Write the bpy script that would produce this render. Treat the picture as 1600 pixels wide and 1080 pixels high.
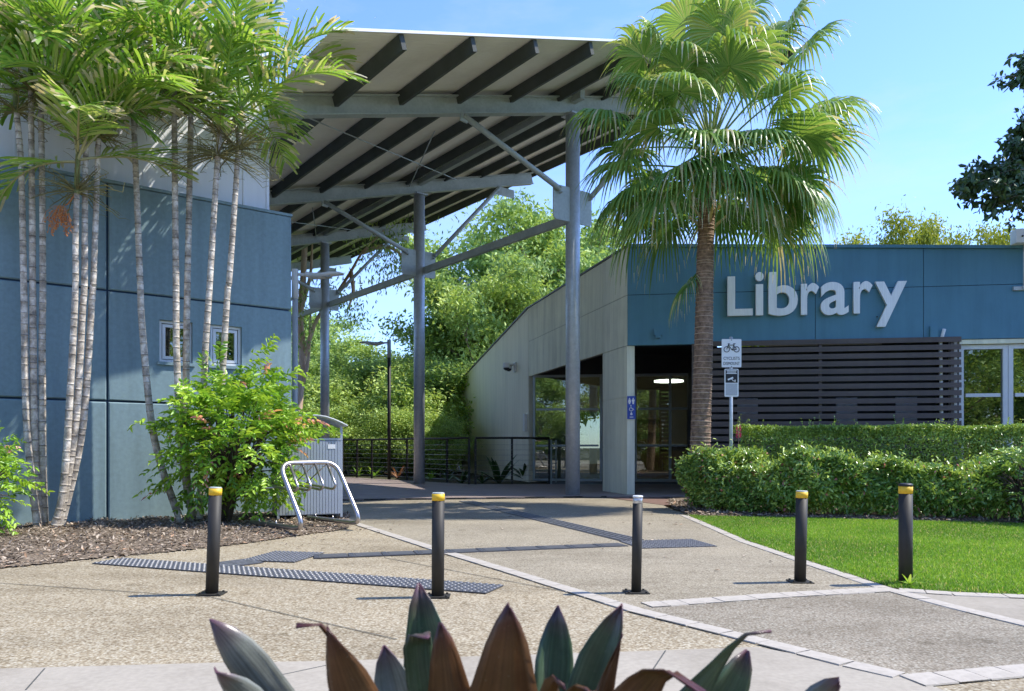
import bpy, bmesh, math, random
import numpy as np
from mathutils import Vector, Matrix
R = math.radians
for o in list(bpy.data.objects): bpy.data.objects.remove(o)
sc = bpy.context.scene
C = sc.collection
random.seed(7)
# ------------------------------------------------------------------ camera
F, HZ, CX, EYE = 1200.0, 699.0, 800.0, 1.0      # focal length and horizon of the photo in pixels, eye height in m
cd = bpy.data.cameras.new('camera'); cam = bpy.data.objects.new('camera', cd); C.objects.link(cam)
cam.location = (0, 0, EYE); cam.rotation_euler = (R(90), 0, 0)
cd.sensor_width = 36; cd.lens = 27; cd.shift_y = 159/1600; cd.clip_start = .05; cd.clip_end = 2000
cd.dof.use_dof = True; cd.dof.focus_distance = 9.0; cd.dof.aperture_fstop = 9
sc.camera = cam
# ------------------------------------------------------------------ sky, sun, exposure
SUN_EL, SUN_AZ = R(54), R(84)                    # azimuth from +Y towards +X
w = bpy.data.worlds.new('World'); sc.world = w; w.use_nodes = True
nt = w.node_tree; bg = nt.nodes['Background']
sky = nt.nodes.new('ShaderNodeTexSky'); sky.sky_type = 'NISHITA'; sky.sun_disc = False
sky.sun_elevation = SUN_EL; sky.sun_rotation = SUN_AZ; sky.air_density = 1.0; sky.dust_density = .2; sky.ozone_density = 2.0
tn = nt.nodes.new('ShaderNodeMix'); tn.data_type = 'RGBA'; tn.blend_type = 'MULTIPLY'; tn.inputs[0].default_value = 1; tn.inputs[7].default_value = (.47, .56, .80, 1)   # white balance of the picture
nt.links.new(sky.outputs[0], tn.inputs[6]); 
cn = nt.nodes.new('ShaderNodeTexNoise'); cn.inputs['Scale'].default_value = 2.2; cn.inputs['Detail'].default_value = 7; cn.inputs['Roughness'].default_value = .62
cm_ = nt.nodes.new('ShaderNodeMapping'); cm_.inputs['Scale'].default_value = (1, 1, 3.2); cg = nt.nodes.new('ShaderNodeTexCoord')
nt.links.new(cg.outputs['Generated'], cm_.inputs[0]); nt.links.new(cm_.outputs[0], cn.inputs['Vector'])
cr_ = nt.nodes.new('ShaderNodeMapRange'); cr_.inputs[1].default_value = .44; cr_.inputs[2].default_value = .72; cr_.inputs[3].default_value = 0; cr_.inputs[4].default_value = .45; nt.links.new(cn.outputs[0], cr_.inputs[0])
cx_ = nt.nodes.new('ShaderNodeMix'); cx_.data_type = 'RGBA'; cx_.inputs[7].default_value = (1.7, 1.9, 2.1, 1)      # thin wisps of cirrus
nt.links.new(cr_.outputs[0], cx_.inputs[0]); nt.links.new(tn.outputs[2], cx_.inputs[6]); nt.links.new(cx_.outputs[2], bg.inputs[0]); bg.inputs[1].default_value = .14
sl = bpy.data.lights.new('sun', 'SUN'); sun = bpy.data.objects.new('sun', sl); C.objects.link(sun)
sl.energy = 2.0; sl.angle = R(.53); sl.color = (1, .95, .86)
sd = Vector((math.sin(SUN_AZ)*math.cos(SUN_EL), math.cos(SUN_AZ)*math.cos(SUN_EL), math.sin(SUN_EL)))
sun.rotation_euler = sd.to_track_quat('Z', 'Y').to_euler(); sun.location = sd*60
vs = sc.view_settings; vs.view_transform = 'Standard'; vs.look = 'None'; vs.gamma = 1; vs.exposure = 1.85
# ------------------------------------------------------------------ helpers
def G(x, y, z=0):
    d = F*(EYE-z)/(y-HZ); return Vector(((x-CX)/F*d, d, z))
def P(x, y, d): return Vector(((x-CX)/F*d, d, EYE+(HZ-y)/F*d))
def hit(px, py, org, ang):                       # pixel -> (distance along a vertical plane, height)
    c, s = math.cos(ang), math.sin(ang); k = (px-CX)/F
    u = (org[0]-k*org[1])/(k*s-c); d = org[1]+u*s
    return u, EYE+(HZ-py)/F*d
def mx(o):
    m = o.matrix_basis.copy()
    while o.parent: o = o.parent; m = o.matrix_basis @ m
    return m
def tag(o, label=None, cat=None, group=None, kind=None):
    if label: o['label'] = label
    if cat: o['category'] = cat
    if group: o['group'] = group
    if kind: o['kind'] = kind
    return o
def thing(name, label, cat, loc=(0, 0, 0), rz=0, group=None):
    o = bpy.data.objects.new(name, None); C.objects.link(o); o.location = loc; o.rotation_euler = (0, 0, rz)
    o.empty_display_size = .1
    return tag(o, label, cat, group)
def link(name, me, parent=None, loc=None, rz=None):
    o = bpy.data.objects.new(name, me); C.objects.link(o); o.parent = parent
    if loc is not None: o.location = loc
    if rz is not None: o.rotation_euler = (0, 0, rz)
    return o
def copy_tree(o, parent=None):
    c = o.copy(); C.objects.link(c); c.parent = parent
    for ch in list(o.children): copy_tree(ch, c)
    return c
class MB:
    def __init__(s): s.v = []; s.f = []; s.m = []; s.sm = []
    def add(s, vs, fs, m=0, smooth=False):
        b = len(s.v); s.v += [tuple(v) for v in vs]
        for f in fs: s.f.append([i+b for i in f]); s.m.append(m); s.sm.append(smooth)
        return s
    def box(s, a, b, m=0, mat=None):
        (x0, y0, z0), (x1, y1, z1) = a, b
        vs = [Vector(p) for p in ((x0,y0,z0),(x1,y0,z0),(x1,y1,z0),(x0,y1,z0),(x0,y0,z1),(x1,y0,z1),(x1,y1,z1),(x0,y1,z1))]
        if mat: vs = [mat @ v for v in vs]
        return s.add(vs, [(0,3,2,1),(4,5,6,7),(0,1,5,4),(1,2,6,5),(2,3,7,6),(3,0,4,7)], m)
    def beam(s, p, q, wd, h, m=0, up=(0, 0, 1)):
        p, q = Vector(p), Vector(q); d = (q-p).normalized(); sd_ = d.cross(Vector(up)).normalized(); u = sd_.cross(d)
        vs = [c + sd_*a*wd/2 + u*b*h/2 for c in (p, q) for a, b in ((-1,-1),(1,-1),(1,1),(-1,1))]
        return s.add(vs, [(0,1,2,3),(7,6,5,4),(0,4,5,1),(1,5,6,2),(2,6,7,3),(3,7,4,0)], m)
    def tube(s, pts, r, n=8, m=0, caps=True):
        pts = [Vector(p) for p in pts]; k = len(pts)
        rs = r if hasattr(r, '__len__') else [r]*k
        t0 = (pts[1]-pts[0]).normalized(); a = t0.orthogonal().normalized()
        vs = []
        for i, p in enumerate(pts):
            t = (pts[min(i+1, k-1)]-pts[max(i-1, 0)])
            t = t.normalized() if t.length > 1e-9 else t0
            a = (a - t*a.dot(t)); a = a.normalized() if a.length > 1e-6 else t.orthogonal().normalized()
            b = t.cross(a)
            for j in range(n):
                g = 2*math.pi*j/n; vs.append(p + (a*math.cos(g)+b*math.sin(g))*rs[i])
        fs = [(i*n+j, i*n+(j+1) % n, (i+1)*n+(j+1) % n, (i+1)*n+j) for i in range(k-1) for j in range(n)]
        s.add(vs, fs, m, True)
        if caps:
            b = len(s.v)-k*n
            s.f.append([b+j for j in range(n)][::-1]); s.f.append([b+(k-1)*n+j for j in range(n)]); s.m += [m, m]; s.sm += [False, False]
        return s
    def prism(s, pts, z0, z1, m=0, mat=None):    # pts counter-clockwise in xy
        n = len(pts); vs = [Vector((x, y, z)) for z in (z0, z1) for x, y in pts]
        if mat: vs = [mat @ v for v in vs]
        return s.add(vs, [list(range(n))[::-1], [n+i for i in range(n)]] + [(i, (i+1) % n, n+(i+1) % n, n+i) for i in range(n)], m)
    def mesh(s, name, mats, inv=None):
        me = bpy.data.meshes.new(name)
        vs = [tuple(inv @ Vector(v)) for v in s.v] if inv else s.v
        me.from_pydata(vs, [], s.f)
        for m in (mats if isinstance(mats, (list, tuple)) else [mats]): me.materials.append(m)
        me.polygons.foreach_set('material_index', s.m); me.polygons.foreach_set('use_smooth', s.sm); me.update()
        return me
    def build(s, name, mats, parent=None, world=False, loc=None, rz=None):
        inv = mx(parent).inverted() if (world and parent) else None
        return link(name, s.mesh(name, mats, inv), parent, loc, rz)
def bez(a, b, c, d, n=12):
    a, b, c, d = map(Vector, (a, b, c, d)); out = []
    for i in range(n+1):
        t = i/n; out.append(a*(1-t)**3+b*3*t*(1-t)**2+c*3*t*t*(1-t)+d*t**3)
    return out
def smooth_path(pts, n=6):                       # Catmull-Rom
    pts = [Vector(p) for p in pts]; q = [pts[0]*2-pts[1]]+pts+[pts[-1]*2-pts[-2]]; out = []
    for i in range(1, len(q)-2):
        for k in range(n):
            t = k/n; a, b, c, d = q[i-1:i+3]
            out.append(.5*((2*b)+(c-a)*t+(2*a-5*b+4*c-d)*t*t+(3*b-a-3*c+d)*t**3))
    return out+[pts[-1]]
def fillet(pts, r, n=5):
    pts = [Vector(p) for p in pts]; out = [pts[0]]
    for i in range(1, len(pts)-1):
        a, b, c = pts[i-1:i+2]; u = (a-b).normalized(); v = (c-b).normalized(); rr = min(r, (a-b).length*.48, (c-b).length*.48)
        p, q = b+u*rr, b+v*rr
        for k in range(n+1):
            t = k/n; out.append(p*(1-t)**2+b*2*t*(1-t)+q*t*t)
    return out+[pts[-1]]
# ------------------------------------------------------------------ materials
def newmat(name):
    m = bpy.data.materials.new(name); m.use_nodes = True; t = m.node_tree
    return m, t, t.nodes['Principled BSDF']
def N(t, typ, **kw):
    n = t.nodes.new(typ)
    for k, v in kw.items(): setattr(n, k, v)
    return n
def ramp(t, fac, cols):
    r = N(t, 'ShaderNodeValToRGB'); e = r.color_ramp.elements
    while len(e) < len(cols): e.new(.5)
    for i, (p, c) in enumerate(cols): e[i].position = p; e[i].color = (*c, 1)
    t.links.new(fac, r.inputs[0]); return r.outputs[0]
def noise(t, co, scale, detail=4, rough=.6, stretch=None):
    n = N(t, 'ShaderNodeTexNoise'); n.inputs['Scale'].default_value = scale; n.inputs['Detail'].default_value = detail; n.inputs['Roughness'].default_value = rough
    if stretch:
        mp = N(t, 'ShaderNodeMapping'); mp.inputs['Scale'].default_value = stretch; t.links.new(co, mp.inputs[0]); co = mp.outputs[0]
    t.links.new(co, n.inputs['Vector']); return n.outputs[0]
def mixc(t, fac, a, b, mode='MIX'):
    m = N(t, 'ShaderNodeMix', data_type='RGBA', blend_type=mode)
    for sock, val in ((m.inputs[0], fac), (m.inputs[6], a), (m.inputs[7], b)):
        if hasattr(val, 'is_output'): t.links.new(val, sock)
        elif isinstance(val, (int, float)): sock.default_value = val
        else: sock.default_value = (*val, 1)
    return m.outputs[2]
def bump(t, b, h, strength=.3, dist=.01):
    n = N(t, 'ShaderNodeBump'); n.inputs['Strength'].default_value = strength; n.inputs['Distance'].default_value = dist
    t.links.new(h, n.inputs['Height']); t.links.new(n.outputs[0], b.inputs['Normal'])
def simple(name, c1, c2=None, scale=3, rough=.6, metal=0, spec=.5, bmp=0, bscale=60, stretch=None, bdist=.004, fine=0, streak=0, stain=0):
    m, t, b = newmat(name); co = N(t, 'ShaderNodeTexCoord').outputs['Object']
    if c2 is None: c2 = tuple(x*.82 for x in c1)
    col = ramp(t, noise(t, co, scale, 5, .6, stretch), [(.3, c1), (.7, c2)])
    if fine: col = mixc(t, noise(t, co, fine, 3), col, tuple(x*.7 for x in c1), 'MIX') if False else mixc(t, .35, col, ramp(t, noise(t, co, fine, 3), [(.35, tuple(min(1, x*1.14) for x in c1)), (.65, tuple(x*.78 for x in c1))]))
    if streak: col = mixc(t, 1.0, col, ramp(t, noise(t, co, 5, 5, .65, (1, 1, .07)), [(.3, (1-streak,)*3), (.55, (1, 1, 1)), (.75, (1+streak*.5,)*3)]), 'MULTIPLY')
    if stain: col = mixc(t, 1.0, col, ramp(t, noise(t, co, .8, 8, .72), [(.3, (1-stain, 1-stain*1.05, 1-stain*1.15)), (.55, (1, 1, 1))]), 'MULTIPLY')
    t.links.new(col, b.inputs['Base Color'])
    b.inputs['Roughness'].default_value = rough; b.inputs['Metallic'].default_value = metal; b.inputs['Specular IOR Level'].default_value = spec
    if bmp: bump(t, b, noise(t, co, bscale, 3), bmp, bdist)
    return m
def pebble(name, cols, scale=90, big=((.9, .9, .9), (1.05, 1.05, 1.05)), dist=.006):
    m, t, b = newmat(name); co = N(t, 'ShaderNodeTexCoord').outputs['Object']
    v = N(t, 'ShaderNodeTexVoronoi'); v.inputs['Scale'].default_value = scale; t.links.new(co, v.inputs['Vector'])
    wn = N(t, 'ShaderNodeTexWhiteNoise', noise_dimensions='3D'); t.links.new(v.outputs['Position'], wn.inputs[0])
    k = len(cols); col = ramp(t, wn.outputs['Value'], [(i/(k-1), c) for i, c in enumerate(cols)])
    edge = ramp(t, v.outputs['Distance'], [(.25, (1, 1, 1)), (.75, (.62, .58, .52))])
    col = mixc(t, 1.0, col, edge, 'MULTIPLY')
    col = mixc(t, 1.0, col, ramp(t, noise(t, co, .9, 6, .65), [(.3, big[0]), (.7, big[1])]), 'MULTIPLY')
    col = mixc(t, 1.0, col, ramp(t, noise(t, co, .35, 7, .7, (1, 2.2, 1)), [(.34, (.70, .68, .64)), (.50, (.98, .98, .97)), (.72, (1.08, 1.07, 1.05))]), 'MULTIPLY')
    col = mixc(t, 1.0, col, ramp(t, noise(t, co, 6, 3, .5), [(.27, (.72, .7, .66)), (.36, (1, 1, 1))]), 'MULTIPLY')
    t.links.new(col, b.inputs['Base Color']); b.inputs['Roughness'].default_value = .8; b.inputs['Specular IOR Level'].default_value = .3
    bump(t, b, v.outputs['Distance'], -.6, dist)
    return m
def leafmat(name, cols, rough=.4, trans=.3, spec=.5, tcol=None):
    m, t, b = newmat(name); a = N(t, 'ShaderNodeAttribute', attribute_name='v')
    k = len(cols); col = ramp(t, a.outputs['Fac'], [(p, c) for p, c in cols])
    t.links.new(col, b.inputs['Base Color']); b.inputs['Roughness'].default_value = rough; b.inputs['Specular IOR Level'].default_value = spec
    tr = N(t, 'ShaderNodeBsdfTranslucent'); t.links.new(mixc(t, 1.0, col, tcol or (1.25, 1.15, .75), 'MULTIPLY'), tr.inputs[0])
    ms = N(t, 'ShaderNodeMixShader'); ms.inputs[0].default_value = trans
    t.links.new(b.outputs[0], ms.inputs[1]); t.links.new(tr.outputs[0], ms.inputs[2]); t.links.new(ms.outputs[0], t.nodes['Material Output'].inputs[0])
    return m
def ringmat(name, c1, c2, dark, sc1=9):          # trunk: lichen blotches + dark leaf-scar rings (attribute)
    m, t, b = newmat(name); co = N(t, 'ShaderNodeTexCoord').outputs['Object']; a = N(t, 'ShaderNodeAttribute', attribute_name='v')
    col = ramp(t, noise(t, co, sc1, 6, .7), [(.36, c1), (.5, c2), (.66, tuple(x*.45 for x in c2))])
    col = mixc(t, a.outputs['Fac'], col, dark)
    t.links.new(col, b.inputs['Base Color']); b.inputs['Roughness'].default_value = .85; bump(t, b, noise(t, co, 45, 4), .5, .01)
    return m
M = {}
M['soil'] = simple('soil', (.09, .075, .05), (.05, .06, .03), 2, .95, spec=.1, bmp=.5, bscale=12, bdist=.03)
M['cream'] = pebble('cream_aggregate', [(0.214, 0.169, 0.107), (0.371, 0.310, 0.210), (0.471, 0.423, 0.319), (0.315, 0.261, 0.179), (0.514, 0.479, 0.382)], 75)
M['tan'] = pebble('tan_aggregate', [(0.218, 0.183, 0.135), (0.335, 0.297, 0.229), (0.420, 0.385, 0.305), (0.285, 0.253, 0.194), (0.461, 0.438, 0.364)], 85, ((.85, .84, .82), (1.04, 1.03, 1.0)), .003)
M['brown'] = pebble('brown_aggregate', [(0.180, 0.158, 0.122), (0.298, 0.264, 0.207), (0.379, 0.350, 0.291), (0.244, 0.216, 0.169), (0.424, 0.413, 0.357)], 85, ((.85, .84, .82), (1.04, 1.02, 1.0)), .004)
M['conc'] = simple('concrete', (0.36, 0.322, 0.262), (0.29, 0.262, 0.214), 1.2, .85, spec=.3, bmp=.15, bscale=80, fine=35, stain=.28)
M['paver'] = simple('pale_paver', (0.419, 0.381, 0.326), (0.307, 0.279, 0.237), 3, .85, spec=.3, bmp=.3, bscale=60, fine=30)
M['mulch'] = simple('mulch', (.22, .175, .13), (.11, .085, .062), 9, .95, spec=.1, bmp=.8, bscale=30, bdist=.03, fine=40)
M['turf'] = simple('turf_soil', (.07, .12, .02), (.05, .08, .015), 6, .95, spec=.1)
M['bluewall'] = simple('blue_render', (0.213, 0.311, 0.343), (0.182, 0.267, 0.297), .8, .75, spec=.35, bmp=.25, bscale=55, fine=18, streak=.16, stain=.12)
M['bluefas'] = simple('blue_panel', (0.097, 0.246, 0.337), (0.081, 0.207, 0.287), .6, .55, spec=.4, bmp=.04, bscale=40, streak=.12, stain=.1)
M['groove'] = simple('joint', (.02, .045, .08), None, 3, .9)
M['whitewall'] = simple('white_cladding', (0.805, 0.816, 0.839), (0.759, 0.77, 0.793), .7, .6, bmp=.05, streak=.08)
M['beige'] = simple('fibre_cement', (0.859, 0.837, 0.637), (0.673, 0.664, 0.51), 1.1, .75, spec=.3, bmp=.08, bscale=40, stretch=(1, 1, .25), streak=.2, stain=.12)
M['beigefar'] = simple('cream_cladding', (0.883, 0.84, 0.66), (0.769, 0.741, 0.578), .8, .75, spec=.3, bmp=.06, streak=.12, stain=.08)
M['flash'] = simple('flashing', (.10, .10, .09), None, 3, .5)
M['galv'] = simple('galvanised_steel', (.52, .56, .58), (.36, .40, .42), 7, .42, .3, bmp=.06, bscale=30, fine=22)
M['galvdull'] = simple('weathered_steel', (.44, .48, .45), (.28, .32, .29), 3, .6, .15, bmp=.1, bscale=30, fine=20)
M['purlin'] = simple('dark_steel', (.075, .086, .076), (.05, .058, .05), 2, .6, spec=.3)
M['roofsheet'] = simple('roof_sheet', (.84, .82, .72), (.76, .74, .64), .6, .55, spec=.4, stain=.14)
M['darkmetal'] = simple('dark_powdercoat', (.042, .038, .032), (.026, .024, .02), 4, .58, spec=.35, bmp=.05, bscale=30, streak=.2, stain=.2)
M['yellow'] = simple('yellow_band', (.80, .50, .02), (.72, .43, .02), 6, .5)
M['reflector'] = simple('silver_band', (.7, .7, .7), (.35, .35, .36), 40, .3, .6)
M['stainless'] = simple('stainless_steel', (0.495, 0.465, 0.45), (0.375, 0.345, 0.338), 6, .3, .9)
M['binpanel'] = simple('grey_ribbed_panel', (.37, .41, .46), (.31, .35, .40), 1.5, .5)
M['black'] = simple('black', (.012, .012, .013), None, 3, .5)
M['slat'] = simple('brown_slat', (.12, .092, .082), (.08, .062, .056), 2, .6, stretch=(.4, 6, 6), bmp=.05, streak=.15)
M['frame'] = simple('white_frame', (.66, .68, .69), (.6, .62, .63), 3, .4)
M['alu'] = simple('aluminium_frame', (.42, .46, .48), (.36, .4, .42), 3, .4, .3)
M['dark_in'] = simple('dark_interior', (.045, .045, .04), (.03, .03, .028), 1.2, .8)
M['in_wall'] = simple('interior_wall', (.42, .36, .26), (.34, .29, .21), 1.2, .7)
M['wood_in'] = simple('timber_interior', (.34, .22, .10), (.26, .16, .07), 2, .6)
M['floor_in'] = simple('interior_floor', (.12, .11, .10), None, 2, .5)
M['deck'] = simple('deck_timber', (0.326, 0.259, 0.23), (0.211, 0.169, 0.154), 3, .6, stretch=(.6, 8, 8), bmp=.2, bscale=25, spec=.4)
M['tile'] = simple('tactile_tile', (.088, .09, .098), (.06, .062, .07), 5, .5, bmp=.05)
M['stud'] = simple('tactile_stud', (.15, .155, .17), (.09, .095, .105), 20, .45)
M['letter'] = simple('brushed_letter', (0.9, 0.9, 0.9), (0.784, 0.784, 0.784), 2, .35, .1, stretch=(20, 1, 1), streak=.1)
M['white'] = simple('white_paint', (.80, .80, .78), (.74, .74, .72), 3, .5)
M['signwhite'] = simple('sign_white', (.82, .82, .80), (.76, .76, .75), 8, .4)
M['signblack'] = simple('sign_black', (.02, .02, .022), None, 5, .5)
M['signgrey'] = simple('sign_grey', (.5, .51, .52), (.4, .41, .42), 60, .5)
M['signblue'] = simple('sign_blue', (.03, .08, .42), (.025, .07, .36), 5, .45)
M['postgrey'] = simple('painted_pole', (.5, .53, .54), (.42, .45, .46), 3, .45)
M['bark'] = simple('gum_bark', (.36, .31, .26), (.20, .155, .12), 5, .9, spec=.1, bmp=.5, bscale=14, bdist=.02, stretch=(1, 1, .3))
M['palebark'] = simple('pale_gum_bark', (0.775, 0.675, 0.575), (0.5, 0.263, 0.138), 1.6, .8, spec=.2, bmp=.3, bscale=9, stretch=(1, 1, .3))
M['twig'] = simple('twig', (.10, .075, .05), None, 9, .9)
M['canetrunk'] = ringmat('cane_trunk', (0.747, 0.688, 0.598), (0.448, 0.389, 0.314), (0.09, 0.075, 0.06))
M['shaft'] = ringmat('crown_shaft', (.26, .27, .10), (.16, .19, .06), (.09, .08, .04), 4)
M['fantrunk'] = ringmat('fan_palm_trunk', (.34, .22, .14), (.22, .14, .09), (.55, .42, .3), 14)
M['palmleaf'] = leafmat('palm_leaflet', [(0, (.06, .14, .03)), (.45, (.14, .31, .04)), (.8, (.35, .53, .075)), (.9, (.58, .52, .30)), (1, (.72, .66, .52))], .34, .4)
M['fanleaf'] = leafmat('fan_leaf', [(0, (0.07, 0.14, 0.043)), (.5, (0.14, 0.281, 0.057)), (.8, (0.3, 0.443, 0.095)), (.9, (0.5, 0.443, 0.199)), (1, (0.64, 0.605, 0.389))], .36, .36)
M['spray'] = leafmat('flower_spray', [(0, (0.14, 0.119, 0.042)), (1, (0.308, 0.28, 0.098))], .7, .1)
M['fruit'] = leafmat('orange_fruit', [(0, (.45, .13, .03)), (1, (.6, .25, .06))], .5, .1)
M['shrubleaf'] = leafmat('bright_shrub_leaf', [(0, (0.078, 0.194, 0.029)), (.4, (0.206, 0.414, 0.038)), (.84, (0.442, 0.647, 0.074)), (.9, (0.87, 0.517, 0.224)), (1, (0.9, 0.35, 0.486))], .35, .35)
M['hedgeleaf'] = leafmat('glossy_hedge_leaf', [(0, (0.078, 0.175, 0.041)), (.55, (0.223, 0.368, 0.077)), (.92, (0.524, 0.656, 0.146)), (1, (0.786, 0.287, 0.262))], .27, .22, .75)
M['trimleaf'] = leafmat('trimmed_hedge_leaf', [(0, (0.111, 0.223, 0.043)), (.6, (0.278, 0.423, 0.074)), (1, (0.557, 0.712, 0.155))], .32, .25, .6)
M['gumleaf'] = leafmat('gum_leaf', [(0, (0.137, 0.243, 0.077)), (.5, (0.302, 0.446, 0.117)), (1, (0.605, 0.75, 0.203))], .5, .3, .35)
M['yellowleaf'] = leafmat('yellow_green_leaf', [(0, (0.138, 0.196, 0.023)), (.5, (0.276, 0.333, 0.034)), (1, (0.46, 0.483, 0.069))], .5, .35, .35)
M['darkleaf'] = leafmat('dark_leaf', [(0, (0.034, 0.076, 0.03)), (1, (0.095, 0.162, 0.057))], .35, .15, .5)
M['grass'] = leafmat('grass_blade', [(0, (0.098, 0.216, 0.025)), (.5, (0.209, 0.406, 0.04)), (.9, (0.39, 0.567, 0.078)), (1, (0.641, 0.567, 0.262))], .5, .4, .3)
M['chip'] = leafmat('bark_chip', [(0, (.08, .062, .048)), (.5, (.26, .21, .16)), (.85, (.48, .40, .31)), (1, (.46, .28, .17))], .9, .02, .1)
M['strap'] = leafmat('strap_leaf', [(0, (.02, .06, .015)), (1, (.07, .15, .03))], .35, .2)
M['redstrap'] = leafmat('reddish_strap_leaf', [(0, (.22, .09, .05)), (1, (.38, .2, .1))], .45, .25)
M['magenta'] = leafmat('magenta_flower', [(0, (.4, .03, .1)), (1, (.5, .06, .15))], .5, .2)
def glassmat(name, tint, refl):
    m, t, b = newmat(name); t.nodes.remove(b)
    tr = N(t, 'ShaderNodeBsdfTransparent'); tr.inputs[0].default_value = (*tint, 1)
    gl = N(t, 'ShaderNodeBsdfGlossy'); gl.inputs['Roughness'].default_value = .01; gl.inputs[0].default_value = (.95, .97, .95, 1)
    fr = N(t, 'ShaderNodeFresnel'); fr.inputs[0].default_value = refl
    ms = N(t, 'ShaderNodeMixShader'); t.links.new(fr.outputs[0], ms.inputs[0]); t.links.new(tr.outputs[0], ms.inputs[1]); t.links.new(gl.outputs[0], ms.inputs[2])
    t.links.new(ms.outputs[0], t.nodes['Material Output'].inputs[0]); return m
M['glass'] = glassmat('window_glass', (.55, .60, .56), 2.3)
m_, t_, b_ = newmat('lit_lamp'); b_.inputs['Emission Color'].default_value = (1, .97, .9, 1); b_.inputs['Emission Strength'].default_value = 2.5; M['lamp'] = m_
def bromat(name, base, mid, tip, rough=.3):      # along-leaf colour from attribute v: base 0 -> tip 1
    m, t, b = newmat(name); a = N(t, 'ShaderNodeAttribute', attribute_name='v'); u = N(t, 'ShaderNodeAttribute', attribute_name='u')
    co = N(t, 'ShaderNodeTexCoord').outputs['Object']
    col = ramp(t, a.outputs['Fac'], [(.45, base), (.8, mid), (.93, mid), (1, tip)])
    st = N(t, 'ShaderNodeTexNoise', noise_dimensions='1D'); st.inputs['Scale'].default_value = 14; st.inputs['Detail'].default_value = 4
    t.links.new(u.outputs['Fac'], st.inputs['W'])
    sp_ = noise(t, co, 160, 2)
    col = mixc(t, 1.0, col, ramp(t, st.outputs[0], [(.3, (.78, .78, .76)), (.7, (1.18, 1.18, 1.18))]), 'MULTIPLY')
    col = mixc(t, 1.0, col, ramp(t, noise(t, co, 22, 5), [(.3, (.75, .75, .75)), (.7, (1.2, 1.2, 1.2))]), 'MULTIPLY')
    col = mixc(t, ramp(t, sp_, [(.68, (0, 0, 0)), (.76, (.4, .4, .4))]), col, (.30, .26, .20))
    t.links.new(col, b.inputs['Base Color']); b.inputs['Roughness'].default_value = rough
    bump(t, b, st.outputs[0], .25, .002)
    tr = N(t, 'ShaderNodeBsdfTranslucent'); t.links.new(col, tr.inputs[0]); ms = N(t, 'ShaderNodeMixShader'); ms.inputs[0].default_value = .25
    t.links.new(b.outputs[0], ms.inputs[1]); t.links.new(tr.outputs[0], ms.inputs[2]); t.links.new(ms.outputs[0], t.nodes['Material Output'].inputs[0])
    return m
M['bro_green'] = bromat('bromeliad_green', (.15, .24, .09), (.085, .135, .075), (.14, .055, .085))
M['bro_red'] = bromat('bromeliad_red', (.17, .20, .04), (.145, .07, .03), (.08, .025, .03))
M['bro_silver'] = bromat('bromeliad_silver', (.11, .18, .09), (.22, .23, .195), (.17, .08, .11))
# ------------------------------------------------------------------ fast leaf meshes
def raw_mesh(name, V, quads, vals, mat, smooth=False):
    me = bpy.data.meshes.new(name); n = len(V); q = len(quads); k = quads.shape[1]
    me.vertices.add(n); me.vertices.foreach_set('co', np.asarray(V, dtype=np.float32).ravel())
    me.loops.add(q*k); me.loops.foreach_set('vertex_index', quads.astype(np.int32).ravel())
    me.polygons.add(q); me.polygons.foreach_set('loop_start', np.arange(0, q*k, k, dtype=np.int32))
    me.polygons.foreach_set('loop_total', np.full(q, k, dtype=np.int32))
    if smooth: me.polygons.foreach_set('use_smooth', np.ones(q, dtype=bool))
    a = me.attributes.new('v', 'FLOAT', 'FACE'); a.data.foreach_set('value', np.asarray(vals, dtype=np.float32))
    me.update(calc_edges=True); me.validate(); me.materials.append(mat); return me
def nrm(a): return a/np.maximum(np.linalg.norm(a, axis=-1, keepdims=True), 1e-9)
def leaves(name, Pb, D, Nn, L, W, vals, mat, six=True, fold=.25, droop=.15):
    Pb = np.asarray(Pb, float); D = nrm(np.asarray(D, float)); S = nrm(np.cross(D, Nn)); U = np.cross(S, D)
    n = len(Pb); L = np.broadcast_to(np.asarray(L, float), (n,))[:, None]; W = np.broadcast_to(np.asarray(W, float), (n,))[:, None]
    tpl = [(0, 0), (.3, .5), (.68, .38), (1, 0), (.68, -.38), (.3, -.5)] if six else [(0, 0), (.42, .5), (1, 0), (.42, -.5)]
    V = np.stack([Pb + D*L*a + S*W*b + U*(abs(b)*fold*W*2 - droop*L*a*a) for a, b in tpl], 1).reshape(-1, 3)
    k = len(tpl); base = np.arange(n)[:, None]*k
    if six: Q = np.concatenate([base+np.array([[0, 3, 2, 1]]), base+np.array([[0, 5, 4, 3]])], 1).reshape(-1, 4); vv = np.repeat(vals, 2)
    else: Q = np.concatenate([base+np.array([[0, 2, 1]]), base+np.array([[0, 3, 2]])], 1).reshape(-1, 3); vv = np.repeat(vals, 2)
    return raw_mesh(name, V, Q, vv, mat)
def rdir(rng, n): return nrm(rng.normal(size=(n, 3)))
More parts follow.
